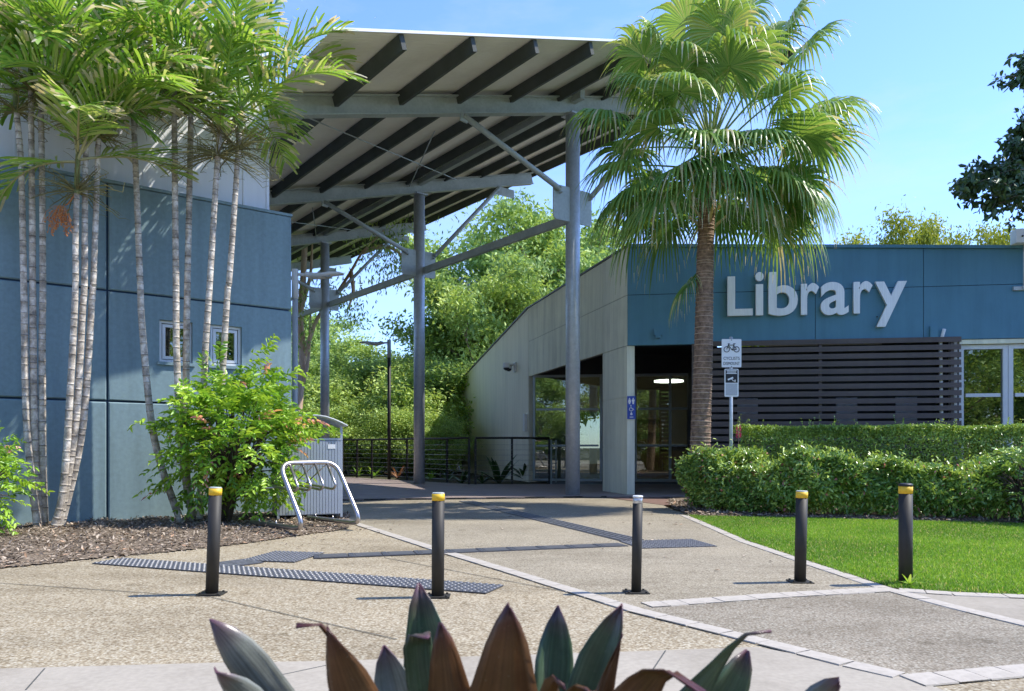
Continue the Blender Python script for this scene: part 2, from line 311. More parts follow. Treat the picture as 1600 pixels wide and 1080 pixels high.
class Strips:                                    # ribbons: rows of cross-sections
    def __init__(s): s.V = []; s.Q = []; s.a = []; s.n = 0
    def add(s, left, right, vals):
        k = len(left); b = s.n
        for l, r_ in zip(left, right): s.V.append(l); s.V.append(r_)
        for i in range(k-1): s.Q.append((b+2*i, b+2*i+1, b+2*i+3, b+2*i+2)); s.a.append(vals[i] if hasattr(vals, '__len__') else vals)
        s.n += 2*k
    def addtube(s, pts, rs, val, n=5):
        mb = MB(); mb.tube(pts, rs, n, 0, False); b = s.n
        s.V += mb.v; s.Q += [tuple(b+i for i in f) for f in mb.f]; s.a += [val]*len(mb.f); s.n += len(mb.v)
    def mesh(s, name, mat, inv=None, smooth=False):
        V = np.array([tuple(v) for v in s.V])
        if inv is not None:
            A = np.array(inv); V = V @ A[:3, :3].T + A[:3, 3]
        return raw_mesh(name, V, np.array(s.Q), s.a, mat, smooth)

# ================================================================== GROUND
def sheet(name, pts, z, mat, sub=None):
    mb = MB(); mb.add([(x, y, z) for x, y in pts], [list(range(len(pts)))]); o = mb.build(name, mat); return tag(o, kind='structure')
sheet('ground', [(-400, -300), (400, -300), (400, 900), (-400, 900)], -.03, M['soil'])
g2 = lambda x, y: tuple(G(x, y)[:2])
sheet('forecourt', [(-9, 1.6), (3.0, 1.6), (3.0, 8), (2.75, 11.4), (1.85, 15.25), (-3.2, 14.3), (-6.2, 12), (-9, 9)], 0, M['cream'])
L1 = [G(538, 813), G(676, 857.5), G(800, 895), G(910, 929), G(1000, 957), G(1142, 992), G(1300, 1033), G(1432, 1064)]
L2 = [G(1010, 947), G(1120, 939), G(1232, 931), G(1372, 923.5)]
L3 = [G(1068, 806), G(1110, 824), G(1162, 847), G(1250, 877), G(1379, 920), G(1490, 950), G(1600, 977), Vector((3.12, 3.3, 0))]
L4 = [G(1425, 1066), G(1510, 1058), G(1600, 1050), Vector((3.0, 3.55, 0))]
L5 = [G(1405, 923.5), G(1500, 930), G(1600, 934), Vector((5.2, 4.95, 0))]
xy = lambda L: [tuple(p[:2]) for p in L]
sheet('entry_paving', xy(L1[:5]) + xy(L2) + xy(L3[:5])[::-1] + [(2.6, 13.2), (1.82, 15.2), (-3.15, 14.28), (-3.3, 12.2)], .004, M['tan'])
sheet('side_paving', xy(L1[4:]) + xy(L4) + xy(L3[4:7])[::-1] + xy(L2)[::-1], .004, M['brown'])
sheet('concrete_path', [(-9, 1.6), (2.2, 1.6)] + [tuple(L1[-1][:2]), g2(1300, 1034), g2(1182, 1012), g2(1000, 1018.7), g2(514, 1034), g2(343, 1036.6), g2(0, 1046), (-9, 3.2)], .004, M['conc'])
sheet('side_path', xy(L3[4:]) + [(6.5, 3.0), (6.5, 5.0)] + xy(L5)[::-1], .004, M['conc'])
sheet('bounce_pavement', [(-30, -16), (40, -16), (40, 1.55), (-30, 1.55)], -.004, M['conc'])  # unseen pale concrete added behind the camera to bounce light
for a, b in ((G(0, 912), G(330, 934)), (G(330, 934), G(620, 1000)), (G(880, 925), G(600, 872)), (G(440, 1056), G(524, 1038)), (G(1000, 1078), G(1040, 1018)), (G(40, 1080), G(70, 1046))):
    MB().beam((a.x, a.y, .0046), (b.x, b.y, .0046), .007, .001).build('saw_cut', M['flash'], bpy.data.objects['forecourt'])
# pavers, one by one, along the bands
def paver_mesh(l, wd, seed):
    rng = random.Random(seed); bm = bmesh.new(); bmesh.ops.create_cube(bm, size=1)
    for v in bm.verts:
        v.co.x *= l*(1-.0); v.co.y *= wd; v.co.z = .0 if v.co.z < 0 else .006
        v.co.x += rng.uniform(-.004, .004); v.co.y += rng.uniform(-.004, .004)
    bmesh.ops.bevel(bm, geom=[e for e in bm.edges if all(v.co.z > .005 for v in e.verts)], offset=.003, segments=1)
    me = bpy.data.meshes.new('paver'); bm.to_mesh(me); bm.free(); me.materials.append(M['paver']); return me
def band(name, line, wd, plen, nvar=4):
    tot = MB(); rng = random.Random(hash(name) % 999 if False else len(name))
    root = thing(name, None, None, (line[0].x, line[0].y, .002)); root['kind'] = 'structure'
    ms = [paver_mesh(plen*.965, wd, i*7+len(name)) for i in range(nvar)]
    seg = [(a, b) for a, b in zip(line, line[1:])]; pos = plen/2
    for a, b in seg:
        l = (b-a).length; d = (b-a).normalized(); an = math.atan2(d.y, d.x)
        while pos < l:
            p = a + d*pos; o = link('paver', ms[rng.randrange(nvar)], root, (p.x-line[0].x, p.y-line[0].y, rng.uniform(.001, .003)), an+rng.uniform(-.012, .012)); pos += plen
        pos -= l
band('paver_band_diagonal', L1, .115, .235)
band('paver_band_crossing', L2, .15, .13)
band('lawn_edging_band', L3, .105, .20)
band('front_paver_band', L4, .15, .17)
band('lawn_corner_band', L5, .13, .16)
# tactile tiles
def tile_mesh(kind):
    mb = MB(); mb.box((-.148, -.148, 0), (.148, .148, .006))
    if kind == 'dome':
        for i in range(6):
            for j in range(6):
                x, y = -.125+.05*i, -.125+.05*j
                b = [(x+.0165*math.cos(k*math.pi/4), y+.0165*math.sin(k*math.pi/4)) for k in range(8)]; tp = [(x+(u-x)*.68, y+(v-y)*.68) for u, v in b]
                vs = [(u, v, .006) for u, v in b]+[(u, v, .0125) for u, v in tp]
                mb.add(vs, [[8+k for k in range(8)]]+[(k, (k+1) % 8, 8+(k+1) % 8, 8+k) for k in range(8)], 1)
    elif kind == 'bar':
        for j in range(4): y = -.112+.075*j; mb.prism([(-.14, y-.014), (.14, y-.014), (.14, y+.014), (-.14, y+.014)], .006, .0115, 1)
    else:
        for j in range(4):
            y = -.112+.075*j; mb.box((-.145, y-.014, .006), (-.10, y+.014, .0115), 1)
        mb.box((-.085, -.14, .006), (.14, .14, .0085), 0)
    return mb.mesh('tactile_tile', [M['tile'], M['stud']])
TM = {k: tile_mesh(k) for k in ('dome', 'bar', 'plate')}
def tiles(name, label, a, b, kind, rows=1, wd=.3, n=None):
    a, b = Vector((*a, 0)), Vector((*b, 0)); d = (b-a).normalized(); l = (b-a).length; n = n or max(1, round(l/.3)); st = l/n
    an = math.atan2(d.y, d.x); root = thing(name, label, 'tactile paving', (a.x, a.y, .0045), an)
    for i in range(n):
        for j in range(rows):
            o = link('tile', TM[kind], root, (st*(i+.5), (j-(rows-1)/2)*.3, random.uniform(0, .001))); o.scale = (st/.3*.992, wd/.3 if rows == 1 else 1, 1)
tiles('tactile_strip', 'long dotted dark grey tactile strip crossing behind the two left bollards', (-3.54, 6.725), (-.115, 5.372), 'dome', 1, .33)
tiles('tactile_pad', 'small dotted tactile pad at left end of the thin plate strip', (-2.32, 7.03), (-1.82, 6.93), 'dome', 2)
tiles('tactile_link', 'short ribbed tactile link between the left pad and the long dotted strip', (-2.25, 6.72), (-2.5, 6.42), 'bar', 1, .3, 1)
tiles('tactile_guide', 'thin dark plate guide strip running across the entry paving to the right pad', (-1.80, 6.965), (1.14, 7.83), 'plate', 1, .24)
tiles('tactile_pad', 'dotted tactile pad beside the lawn at right end of the plate strip', (1.19, 7.82), (2.0, 7.99), 'dome', 2)
tiles('tactile_guide', 'long dark ribbed guide strip leading from the deck towards the lawn', (-.84, 14.15), (1.28, 8.2), 'bar', 1, .3)
# deck
A0 = Vector((1.25, 15.8, 0)); CA = math.atan2(.758, 1)      # canopy frame: x across, y along the columns
deck = tag(link('deck', MB().add([(x, y, .002) for x, y in [(-3.2, 14.32), (1.86, 15.27), (8, 16.3), (8, 22.6), (1.0, 22.6), (1.0, 20.3), (-1.1, 20.25), (-5.6, 25.2), (-8.5, 27.5), (-8.5, 17)]], [list(range(10))]).mesh('deck', M['black'])), kind='structure')
def clip_x(yy):                                   # deck extent at a given depth
    lo = -3.2 - (yy-14.32)*1.05 if yy < 18 else -7.1
    if yy < 15.27: hi = -3.2+(yy-14.32)/.95*5.06
    elif yy < 20.25: hi = 5.0
    else: hi = -1.1-(yy-20.25)*.9
    return lo, hi
yy = 14.40
while yy < 25:
    lo, hi = clip_x(yy)
    if hi-lo > .4:
        mid = random.uniform(lo+.3*(hi-lo), hi-.3*(hi-lo))
        for a, b in ((lo, mid-.003), (mid+.003, hi)):
            MB().box((-(b-a)/2, -.068, 0), ((b-a)/2, .068, .022+random.uniform(0, .003))).build('plank', M['deck'], deck, loc=((a+b)/2, yy, .004))
    yy += .142
# right porch floor and drain grate
dg_ = thing('drain_grate', 'narrow black slotted drain along the near edge of the deck', 'drain', (-3.2, 14.27, .003), math.atan2(.95, 5.06))
for i in range(60): MB().box((i*.086, -.045, 0), (i*.086+.07, .045, .012)).build('grate_bar', M['darkmetal'], dg_)
MB().box((-.02, .05, 0), (5.18, .075, .03)).build('edge_angle', M['darkmetal'], dg_)
sheet('porch_floor', [(1.87, 15.27), (2.9, 15.4), (3.6, 13.5), (2.62, 13.2)], .006, simple('brick_paving', (.19, .11, .085), (.13, .08, .06), 9, .8))
# mulch beds
def mound(name, poly_fn, x0, x1, y0, y1, st, zf, mat):
    nx, ny = int((x1-x0)/st)+1, int((y1-y0)/st)+1; vs = []; fs = []; idx = {}
    for j in range(ny):
        for i in range(nx):
            x, y = x0+i*st, y0+j*st
            if poly_fn(x, y): idx[i, j] = len(vs); vs.append((x, y, zf(x, y)))
    for j in range(ny-1):
        for i in range(nx-1):
            q = [(i, j), (i+1, j), (i+1, j+1), (i, j+1)]
            if all(k in idx for k in q): fs.append([idx[k] for k in q])
    me = bpy.data.meshes.new(name); me.from_pydata(vs, [], fs); me.materials.append(mat); me.polygons.foreach_set('use_smooth', [True]*len(fs)); return link(name, me)
BED = [g2(-260, 920), g2(0, 890), g2(140, 876), g2(350, 855), g2(402, 848), g2(470, 838), g2(548, 827), (-2.25, 10.4), (-2.3, 11.2), (-3.0, 12.2), (-8.5, 8.4)]
def inside(poly):
    def f(x, y):
        c = False; n = len(poly)
        for i in range(n):
            (xa, ya), (xb, yb) = poly[i], poly[(i+1) % n]
            if (ya > y) != (yb > y) and x < (xb-xa)*(y-ya)/(yb-ya)+xa: c = not c
        return c
    return f
inbed = inside(BED)
def edge_dist(poly, x, y):
    best = 9
    for i in range(len(poly)):
        a = Vector(poly[i]); b = Vector(poly[(i+1) % len(poly)]); p = Vector((x, y)); d = b-a
        t = max(0, min(1, (p-a).dot(d)/d.length_squared)); best = min(best, (p-a-d*t).length)
    return best
def bedz(x, y):
    e = edge_dist(BED, x, y); return .008+.042*min(1, e/.6)+.012*math.sin(x*9+y*5)*min(1, e/.3)
tag(mound('mulch_bed', inbed, -8.5, -1.9, 5.0, 12.3, .06, bedz, M['mulch']), kind='structure')
HB = [(2.55, 11.1), (2.72, 10.98), (4, 10.7), (5.6, 10.2), (7.5, 9.6), (11, 8.9), (11, 15), (4, 15.2), (3.0, 15.0), (2.6, 12.6)]
inhb = inside(HB)
tag(mound('hedge_bed', inhb, 2.4, 11, 8.8, 15.2, .1, lambda x, y: .012+.03*min(1, edge_dist(HB, x, y)/.5), M['mulch']), kind='structure')
sheet('planting_bed', [(-1.6, -.5), (1.6, -.5), (1.6, 1.75), (-1.6, 1.75)], .03, M['mulch'])
def chips(name, fn, zfn, x0, x1, y0, y1, n, seed, ln=.045):
    rng = np.random.default_rng(seed); out = []
    while len(out) < n:
        p = rng.uniform((x0, y0), (x1, y1))
        if fn(*p): out.append(p)
    out = np.array(out); z = np.array([zfn(*p) for p in out])+rng.uniform(.0, .018, n)
    D = rdir(rng, n); D[:, 2] *= .3; Nn = rdir(rng, n)*.45+np.array([0, 0, 1]); L = rng.uniform(.4, 1.5, n)*ln
    me = leaves(name, np.c_[out, z], D, Nn, L, L*rng.uniform(.2, .5, n), rng.random(n)**1.3, M['chip'], False, .15, 0)
    return me
o = link('bark_chips', chips('bark_chips', inbed, bedz, -6.6, -1.9, 6, 12, 22000, 3)); tag(o, 'brown bark chips and dry leaves strewn over the left garden bed', 'mulch', kind='stuff')
o = link('bark_chips', chips('bark_chips', lambda x, y: inhb(x, y) and edge_dist(HB, x, y) < .9, lambda x, y: .03, 2.5, 9, 9, 14, 7000, 4, .06)); tag(o, 'brown bark chips along the foot of the hedge by the lawn', 'mulch', kind='stuff')
rng = np.random.default_rng(9); n = 170; lp_ = np.r_[np.c_[rng.uniform(-3.2, -1.4, 90), rng.uniform(7.4, 10.5, 90)], np.c_[rng.uniform(-2.5, 2.4, 50), rng.uniform(6, 13.5, 50)], np.c_[rng.uniform(1.6, 2.6, 30), rng.uniform(9.5, 13, 30)]]
lp_ = np.array([q for q in lp_ if not inbed(*q)]); n = len(lp_); L = rng.uniform(.02, .06, n)
tag(link('leaf_litter', leaves('leaf_litter', np.c_[lp_, np.full(n, .014)], rdir(rng, n)*np.array([1, 1, .1]), rdir(rng, n)*.3+np.array([0, 0, 1]), L, L*.4, rng.random(n), M['chip'], True, .3, .0)), 'scattered dry brown leaves lying on the paving', 'leaves', kind='stuff')
# lawn
LAWN = [tuple((p+Vector((.07, .0, 0)))[:2]) for p in L3[:5]] + [(2.8, 5.45)] + [tuple((p+Vector((0, .08, 0)))[:2]) for p in L5] + [(9, 4.6), (11, 8.8), (7.5, 9.62), (5.6, 10.22), (4, 10.72), (2.74, 11.0)]
sheet('lawn', LAWN, .008, M['turf'])
inl = inside(LAWN); rng = np.random.default_rng(11); pts = []
while len(pts) < 150000:
    p = rng.uniform((2.4, 4.8), (8.2, 11.2), (20000, 2)); p = p[(p[:, 0] < p[:, 1]*.72+.25)]
    pts += [q for q in p if inl(*q)]
pts = np.array(pts[:150000]); n = len(pts); D = rdir(rng, n)*.75+np.array([0, 0, .8]); L = rng.uniform(.02, .045, n)
patch = .5+.5*np.sin(pts[:, 0]*1.9+np.sin(pts[:, 1]*2.3)*1.5)
pts = pts+rng.normal(size=pts.shape)*.018
gv = np.clip(rng.normal(.46, .2, n)+.32*(patch-.5), 0, .9); gv[rng.random(n) < .05+.05*(patch < .3)] = 1
tag(link('grass', leaves('grass', np.c_[pts, np.full(n, .006)], D, rdir(rng, n), L, .0055, gv, M['grass'], False, 0, .1)), 'short bright green mown grass of the lawn by the path', 'grass', kind='stuff')

# ================================================================== LEFT BLUE BUILDING
def grid_wall(xs, zs, holes, y0, y1, bevel=.014):
    bm = bmesh.new(); V = {}
    def vert(i, k, d):
        if (i, k, d) not in V: V[i, k, d] = bm.verts.new((xs[i], (y0, y1)[d], zs[k]))
        return V[i, k, d]
    solid = lambda i, k: 0 <= i < len(xs)-1 and 0 <= k < len(zs)-1 and not any(a < (xs[i]+xs[i+1])/2 < b and c < (zs[k]+zs[k+1])/2 < d for a, b, c, d in holes)
    for i in range(len(xs)-1):
        for k in range(len(zs)-1):
            if not solid(i, k): continue
            bm.faces.new([vert(i, k, 0), vert(i+1, k, 0), vert(i+1, k+1, 0), vert(i, k+1, 0)])
            bm.faces.new([vert(i, k+1, 1), vert(i+1, k+1, 1), vert(i+1, k, 1), vert(i, k, 1)])
            for (di, dk, a, b) in ((-1, 0, (i, k), (i, k+1)), (1, 0, (i+1, k+1), (i+1, k)), (0, -1, (i+1, k), (i, k)), (0, 1, (i, k+1), (i+1, k+1))):
                if not solid(i+di, k+dk): bm.faces.new([vert(*a, 0), vert(*b, 0), vert(*b, 1), vert(*a, 1)])
    if bevel:
        bm.edges.ensure_lookup_table()
        ed = [e for e in bm.edges if all(abs(v.co.y-y0) < 1e-6 for v in e.verts) and (all(abs(v.co.z-zs[0]) < 1e-6 for v in e.verts) or all(abs(v.co.z-zs[-1]) < 1e-6 for v in e.verts) or all(abs(v.co.x-xs[0]) < 1e-6 for v in e.verts) or all(abs(v.co.x-xs[-1]) < 1e-6 for v in e.verts))]
        bmesh.ops.bevel(bm, geom=ed, offset=bevel, segments=1, affect='EDGES')
    bmesh.ops.recalc_face_normals(bm, faces=bm.faces)
    me = bpy.data.meshes.new('wall_panel'); bm.to_mesh(me); bm.free(); return me
BO = (-3.34, 11.63); blue = thing('blue_building', 'blue rendered building with two small windows and white upper storey behind the palms', 'building', (*BO, 0), CA)
H = lambda x, y: hit(x, y, BO, CA)
win = []
for (xa, xb, ya, yb) in ((249, 301, 499.5, 567), (329, 378, 506.5, 571.5)):
    u0, za = H(xa, ya); u1, zb = H(xb, yb); z0 = H(xa, yb-5)[1]; win.append((u0, u1, (H(xa, 567 if xa < 300 else 565)[1]+H(xb, 567 if xa < 300 else 572)[1])/2, (za+H(xb, ya+5)[1])/2))
z_w0 = min(a[2] for a in win); z_w1 = max(a[3] for a in win); win = [(a, b, z_w0, z_w1) for a, b, _, _ in win]
uj = H(168, 500)[0]; cols_ = [uj-8.2, uj-4.1, uj, 0]; rows_ = [-.05, 1.61, 3.07, 4.5]; g = .013
for i in range(3):
    for k in range(3):
        xs = [cols_[i]+g, cols_[i+1]-(g if i < 2 else 0)]; zs = [rows_[k]+g, rows_[k+1]-g]; hs = []
        if i == 2 and k == 1:
            hs = win; xs = sorted(xs+[a for h in win for a in h[:2]]); zs = sorted(zs+[z_w0, z_w1])
        me = grid_wall(xs, zs, hs, 0, .2); me.materials.append(M['bluewall']); link('wall_panel', me, blue)
MB().box((cols_[0], .03, 0), (win[0][0]-.05, .19, 4.48)).box((win[1][1]+.05, .03, 0), (-.03, .19, 4.48)).box((win[0][0]-.04, .03, 0), (win[1][1]+.04, .19, z_w0-.1)).box((win[0][0]-.04, .03, z_w1+.1), (win[1][1]+.04, .19, 4.48)).build('joint_backing', M['groove'], blue)
MB().box((cols_[0], -.012, 4.49), (.012, .215, 4.53)).build('parapet_capping', M['bluewall'], blue)
for a, b, c, d in win:
    fr = MB()
    def ring(x0, x1, z0, z1, t, ya, yb, m=0):
        fr.box((x0, ya, z0), (x0+t, yb, z1), m).box((x1-t, ya, z0), (x1, yb, z1), m).box((x0+t, ya, z0), (x1-t, yb, z0+t), m).box((x0+t, ya, z1-t), (x1-t, yb, z1), m)
    ring(a+.004, b-.004, c+.004, d-.004, .035, .045, .11); ring(a+.05, b-.05, c+.05, d-.05, .04, .055, .10)
    wo = fr.build('window', M['frame'], blue)
    MB().box((a+.06, .078, c+.06), (b-.06, .084, d-.06)).build('pane', M['glass'], wo)
    MB().box((a-.03, -.03, c-.04), (b+.03, .04, c+.003)).build('sill', M['bluewall'], wo)
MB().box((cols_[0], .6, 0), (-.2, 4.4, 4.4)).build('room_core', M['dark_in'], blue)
MB().box((-.2, .21, 0), (0, 22, 4.48)).build('side_wall', M['bluewall'], blue)
MB().box((cols_[0], .25, 4.4), (-.25, 8, 7.1)).build('upper_wall', M['whitewall'], blue)
up = MB()
for u in (-.25-.02, -.62): up.box((u-.03, .235, 4.45), (u, .25, 7.1))
for u in np.arange(-2.0, cols_[0], -1.5): up.box((u-.02, .243, 4.45), (u, .25, 7.1))
up.box((cols_[0], .20, 7.1), (-.2, 8.05, 7.16)); up.build('cladding_trim', M['whitewall'], blue)

# ================================================================== CANOPY
can = thing('entrance_canopy', 'tall sloping steel canopy on round columns over the entry deck', 'canopy', A0, CA)
SL = .29; zb = lambda x: 8.12+SL*x; zbm = lambda x: 8.20+.27*x               # underside of the purlins
LX, RX, Y0, Y1, SP = -6.3, 4.42, -2.32, 21.5, 6.22
for k in range(4):
    y = k*SP
    MB().tube([(0, y, 0), (0, y, 7.84)], .148, 24).build('column', M['galv'], can)
    bm_ = MB(); x0, x1 = -6.1, 3.9
    for dz, hh, ww in ((-.011, .022, .19), (-.17, .296, .02), (-.329, .022, .19)):
        bm_.beam((x0, y, zbm(x0)+dz), (x1, y, zbm(x1)+dz), ww, hh)
    bm_.build('beam', M['galvdull'], can)
    MB().box((-.17, y-.17, 7.80), (.17, y+.17, 7.835)).build('cap_plate', M['galv'], can)
    if k < 3 or True:
        gp = MB().prism([(-.52, 5.60), (.42, 5.60), (.47, 5.65), (.47, 6.25), (.42, 6.30), (-.52, 6.30), (-.57, 6.25), (-.57, 5.65)], -.012, .012, 0, Matrix.Translation((0, y-.05, 0)) @ Matrix.Rotation(R(90), 4, 'X'))
        go = gp.build('gusset_plate', M['galvdull'], can)
        for (sx, top) in ((-1, -2.75), (1, 2.62)):
            MB().tube([(sx*.42, y-.09, 6.2), (top, y-.09, zbm(top)-.38)], .055, 12).build('strut', M['galvdull'], can)
            MB().beam((top, y-.09, zbm(top)-.5), (top+.02, y-.09, zbm(top)-.33), .03, .16).build('strut_cleat', M['galvdull'], can)
            bo = MB()
            for q in (0, .09): bo.tube([(sx*(.40+q*.4), y-.16, 6.14+q), (sx*(.40+q*.4), y-.02, 6.14+q)], .018, 8)
            bo.build('bolt', M['galvdull'], go)
        MB().box((2.55, y-.03, zbm(2.6)-.56), (3.2, y-.01, zbm(2.6)-.32)).build('end_plate', M['galvdull'], can)
    if k < 3:
        MB().beam((.12, y+.1, 5.78), (.12, y+SP-.1, 5.78), .1, .17).build('tie_beam', M['galvdull'], can)
        MB().tube([(-5.6, y+.3, zb(-5.6)-.05), (1.0, y+SP-.3, zb(1)-.05)], .012, 6).build('brace_rod', M['galvdull'], can)
        MB().tube([(-2.4, y+1.5, zb(-2.4)-.03), (-.3, y+SP, zb(-.3)-.05)], .012, 6).build('brace_rod', M['galvdull'], can)
x = -2.82-1.205*2
while x < RX+.05:
    xx = min(x, RX-.09)
    pu = MB(); sl_ = math.atan(SL)
    pu.beam((xx, Y0+.03, zb(xx)+.105), (xx, Y1-.1, zb(xx)+.105), .075, .21, up=(-math.sin(sl_), 0, math.cos(sl_)))
    pu.build('purlin', M['purlin'], can); x += 1.205
MB().beam((0, -.3, zb(0)+.06), (0, Y1-1, zb(0)+.06), .12, .22).build('ridge_strut', M['galvdull'], can)
# corrugated sheet
ys = np.arange(Y0, Y1, .0195); V = []; Q = []
for j, yv in enumerate(ys):
    c = .009*math.cos(2*math.pi*j/4)
    V += [(LX, yv, zb(LX)+.23+c), (RX, yv, zb(RX)+.23+c)]
Q = np.array([(2*j, 2*j+1, 2*j+3, 2*j+2) for j in range(len(ys)-1)])
link('roof_sheet', raw_mesh('roof_sheet', V, Q, np.zeros(len(Q)), M['roofsheet'], True), can)
MB().beam((LX, Y0-.012, zb(LX)+.23), (RX+.03, Y0-.012, zb(RX+.03)+.23), .02, .04).build('edge_flashing', M['whitewall'], can)
MB().beam((RX+.03, Y0-.02, zb(RX)+.215), (RX+.03, Y1, zb(RX)+.215), .03, .10).build('gutter', M['whitewall'], can)
MB().beam((RX-.55, Y0+.4, zb(RX-.55)+.195), (RX-.55, Y1-.2, zb(RX-.55)+.195), .10, .03).build('eaves_batten', M['whitewall'], can)

# ================================================================== LIBRARY
LO = (2.37, 15.8); FA = math.atan2(-1, 6.85); BA = math.atan2(1, -.27)
lib = thing('library_building', 'single storey building with dark blue fascia, pale side cladding and brown slatted screen', 'building', (*LO, 0), FA)
FH = lambda x, y: hit(x, y, LO, FA)
top = lambda u: 5.12-.042*u
def panel(u0, u1, z0, z1a, z1b, y0, y1, mat, name='fascia_panel', parent=None, g=.006, M4=None):
    mb = MB(); vs = [Vector(p) for p in ((u0+g, y0, z0+g), (u1-g, y0, z0+g), (u1-g, y1, z0+g), (u0+g, y1, z0+g), (u0+g, y0, z1a-g), (u1-g, y0, z1b-g), (u1-g, y1, z1b-g), (u0+g, y1, z1a-g))]
    if M4: vs = [M4 @ v for v in vs]
    mb.add(vs, [(0, 3, 2, 1), (4, 5, 6, 7), (0, 1, 5, 4), (1, 2, 6, 5), (2, 3, 7, 6), (3, 0, 4, 7)]); return mb.build(name, mat, parent or lib)
us = [0, 1.66, FH(1274, 500)[0], FH(1443, 500)[0], 7.75, 9.8, 11.8]
for a, b in zip(us, us[1:]):
    panel(a, b, 3.09, 4.13, 4.13, 0, .10, M['bluefas']); panel(a, b, 4.13, top(a), top(b), 0, .10, M['bluefas'])
MB().add([(0.02, .012, 3.1), (11.8, .012, 3.1), (11.8, .012, top(11.8)-.02), (0.02, .012, top(0)-.02), (0.02, .3, 3.1), (11.8, .3, 3.1), (11.8, .3, top(11.8)-.02), (0.02, .3, top(0)-.02)], [(0, 1, 2, 3), (5, 4, 7, 6), (4, 0, 3, 7), (1, 5, 6, 2), (4, 5, 1, 0), (3, 2, 6, 7)]).build('fascia_backing', M['groove'], lib)
MB().beam((-.02, .13, top(0)+.03), (11.8, .13, top(11.8)+.03), .34, .06).build('parapet_capping', M['bluefas'], lib)
# beige side, in its own frame
TB = mx(lib).inverted() @ (Matrix.Translation((*LO, 0)) @ Matrix.Rotation(BA, 4, 'Z'))   # local x runs back along the side wall, +y faces left
bs = [0, 1.353, 3.09, 5.23, 7.2]
for a, b in zip(bs, bs[1:]):
    panel(a, b, 3.09, 4.13, 4.13, -.06, 0, M['beige'], 'side_panel', M4=TB); panel(a, b, 4.13, 5.12, 5.12, -.06, 0, M['beige'], 'side_panel', M4=TB)
MB().box((.0, -.15, 3.1), (7.2, -.012, 5.1), 0, TB).build('side_backing', M['flash'], lib)
for z0, z1 in ((0, 1.0), (1.0, 2.03), (2.03, 3.09)): panel(0, 1.353, z0, z1, z1, -.06, 0, M['beige'], 'corner_panel', M4=TB)
MB().box((0.01, -.17, 0), (1.34, -.012, 3.09), 0, TB).build('corner_pier', M['beige'], lib)
MB().box((-.02, -.2, 5.12), (7.25, .03, 5.16), 0, TB).build('side_capping', M['flash'], lib)
# tall cream wall behind
def slope_top(s): return 5.12 if s < 7.2 else 5.12-(s-7.2)*.125
for a, b in ((7.2, 9.9), (9.9, 14.3)):
    panel(a, b, -.4, slope_top(a), slope_top(b), -.1, .003, M['beigefar'], 'side_wall', M4=TB, g=.005)
for z0, z1 in ((-.4, 1.95), (1.95, 2.75), (2.75, None)):
    panel(14.3, 17.3, z0, z1 or slope_top(14.3), z1 or slope_top(17.3), -.1, .003, M['beigefar'], 'side_wall', M4=TB, g=.006)
MB().beam(TB @ Vector((7.2, -.05, slope_top(7.2)+.02)), TB @ Vector((17.4, -.05, slope_top(17.4)+.02)), .2, .04).build('wall_capping', M['flash'], lib)
MB().box((7.22, -1.2, -.2), (7.35, -.11, 5.0), 0, TB).build('return_wall', M['beigefar'], lib)
# roof and body
rp = [(0.2, .3), (11.6, .3), (11.6, 17), (0.0, 17)]
MB().prism([(TB @ Vector((.2, -.2, 0)))[:2], (11.7, .32), (11.7, 16), (TB @ Vector((7.3, -.2, 0)))[:2]][::1], 4.5, 4.62).build('roof', M['flash'], lib)
IW = mx(lib).inverted()
w2l = lambda x, y, z=0: IW @ Vector((x, y, z))
pa = w2l(.72, 22.4); pb = w2l(7.2, 21.5)
dv = (pb-pa).normalized(); gl_ang = math.atan2(dv.y, dv.x)
MG = Matrix.Translation((pa.x, pa.y, 0)) @ Matrix.Rotation(gl_ang, 4, 'Z')
GA = FA+gl_ang; GO = (.72, 22.4); GH = lambda x, y: hit(x, y, GO, GA)
# porch ceiling, header, side wall, interior
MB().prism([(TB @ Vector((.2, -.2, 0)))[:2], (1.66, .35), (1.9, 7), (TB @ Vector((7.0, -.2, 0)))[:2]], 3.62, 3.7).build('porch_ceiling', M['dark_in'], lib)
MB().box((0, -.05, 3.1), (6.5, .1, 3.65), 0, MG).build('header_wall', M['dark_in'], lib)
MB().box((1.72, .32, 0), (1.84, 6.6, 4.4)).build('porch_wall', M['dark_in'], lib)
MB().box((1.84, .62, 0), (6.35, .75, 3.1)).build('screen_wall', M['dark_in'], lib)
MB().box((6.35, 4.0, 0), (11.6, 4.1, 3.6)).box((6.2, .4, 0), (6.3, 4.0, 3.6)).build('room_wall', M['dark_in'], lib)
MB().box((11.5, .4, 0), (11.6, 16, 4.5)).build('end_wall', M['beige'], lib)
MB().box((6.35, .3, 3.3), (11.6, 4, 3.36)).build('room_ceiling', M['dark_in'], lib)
bw = MB(); bw.box((-.3, 8, 0), (.5, 8.1, 3.6), 0, MG).box((2.2, 8, 0), (7, 8.1, 3.6), 0, MG).box((.5, 8, 2.4), (2.2, 8.1, 3.6), 0, MG).box((.5, 8, 0), (2.2, 8.1, .35), 0, MG); bw.build('rear_wall', M['in_wall'], lib)
MB().box((0, .02, .003), (7, 8, .012), 0, MG).build('interior_floor', M['floor_in'], lib)
MB().box((0, .1, 3.3), (7, 8, 3.34), 0, MG).build('interior_ceiling', M['in_wall'], lib)
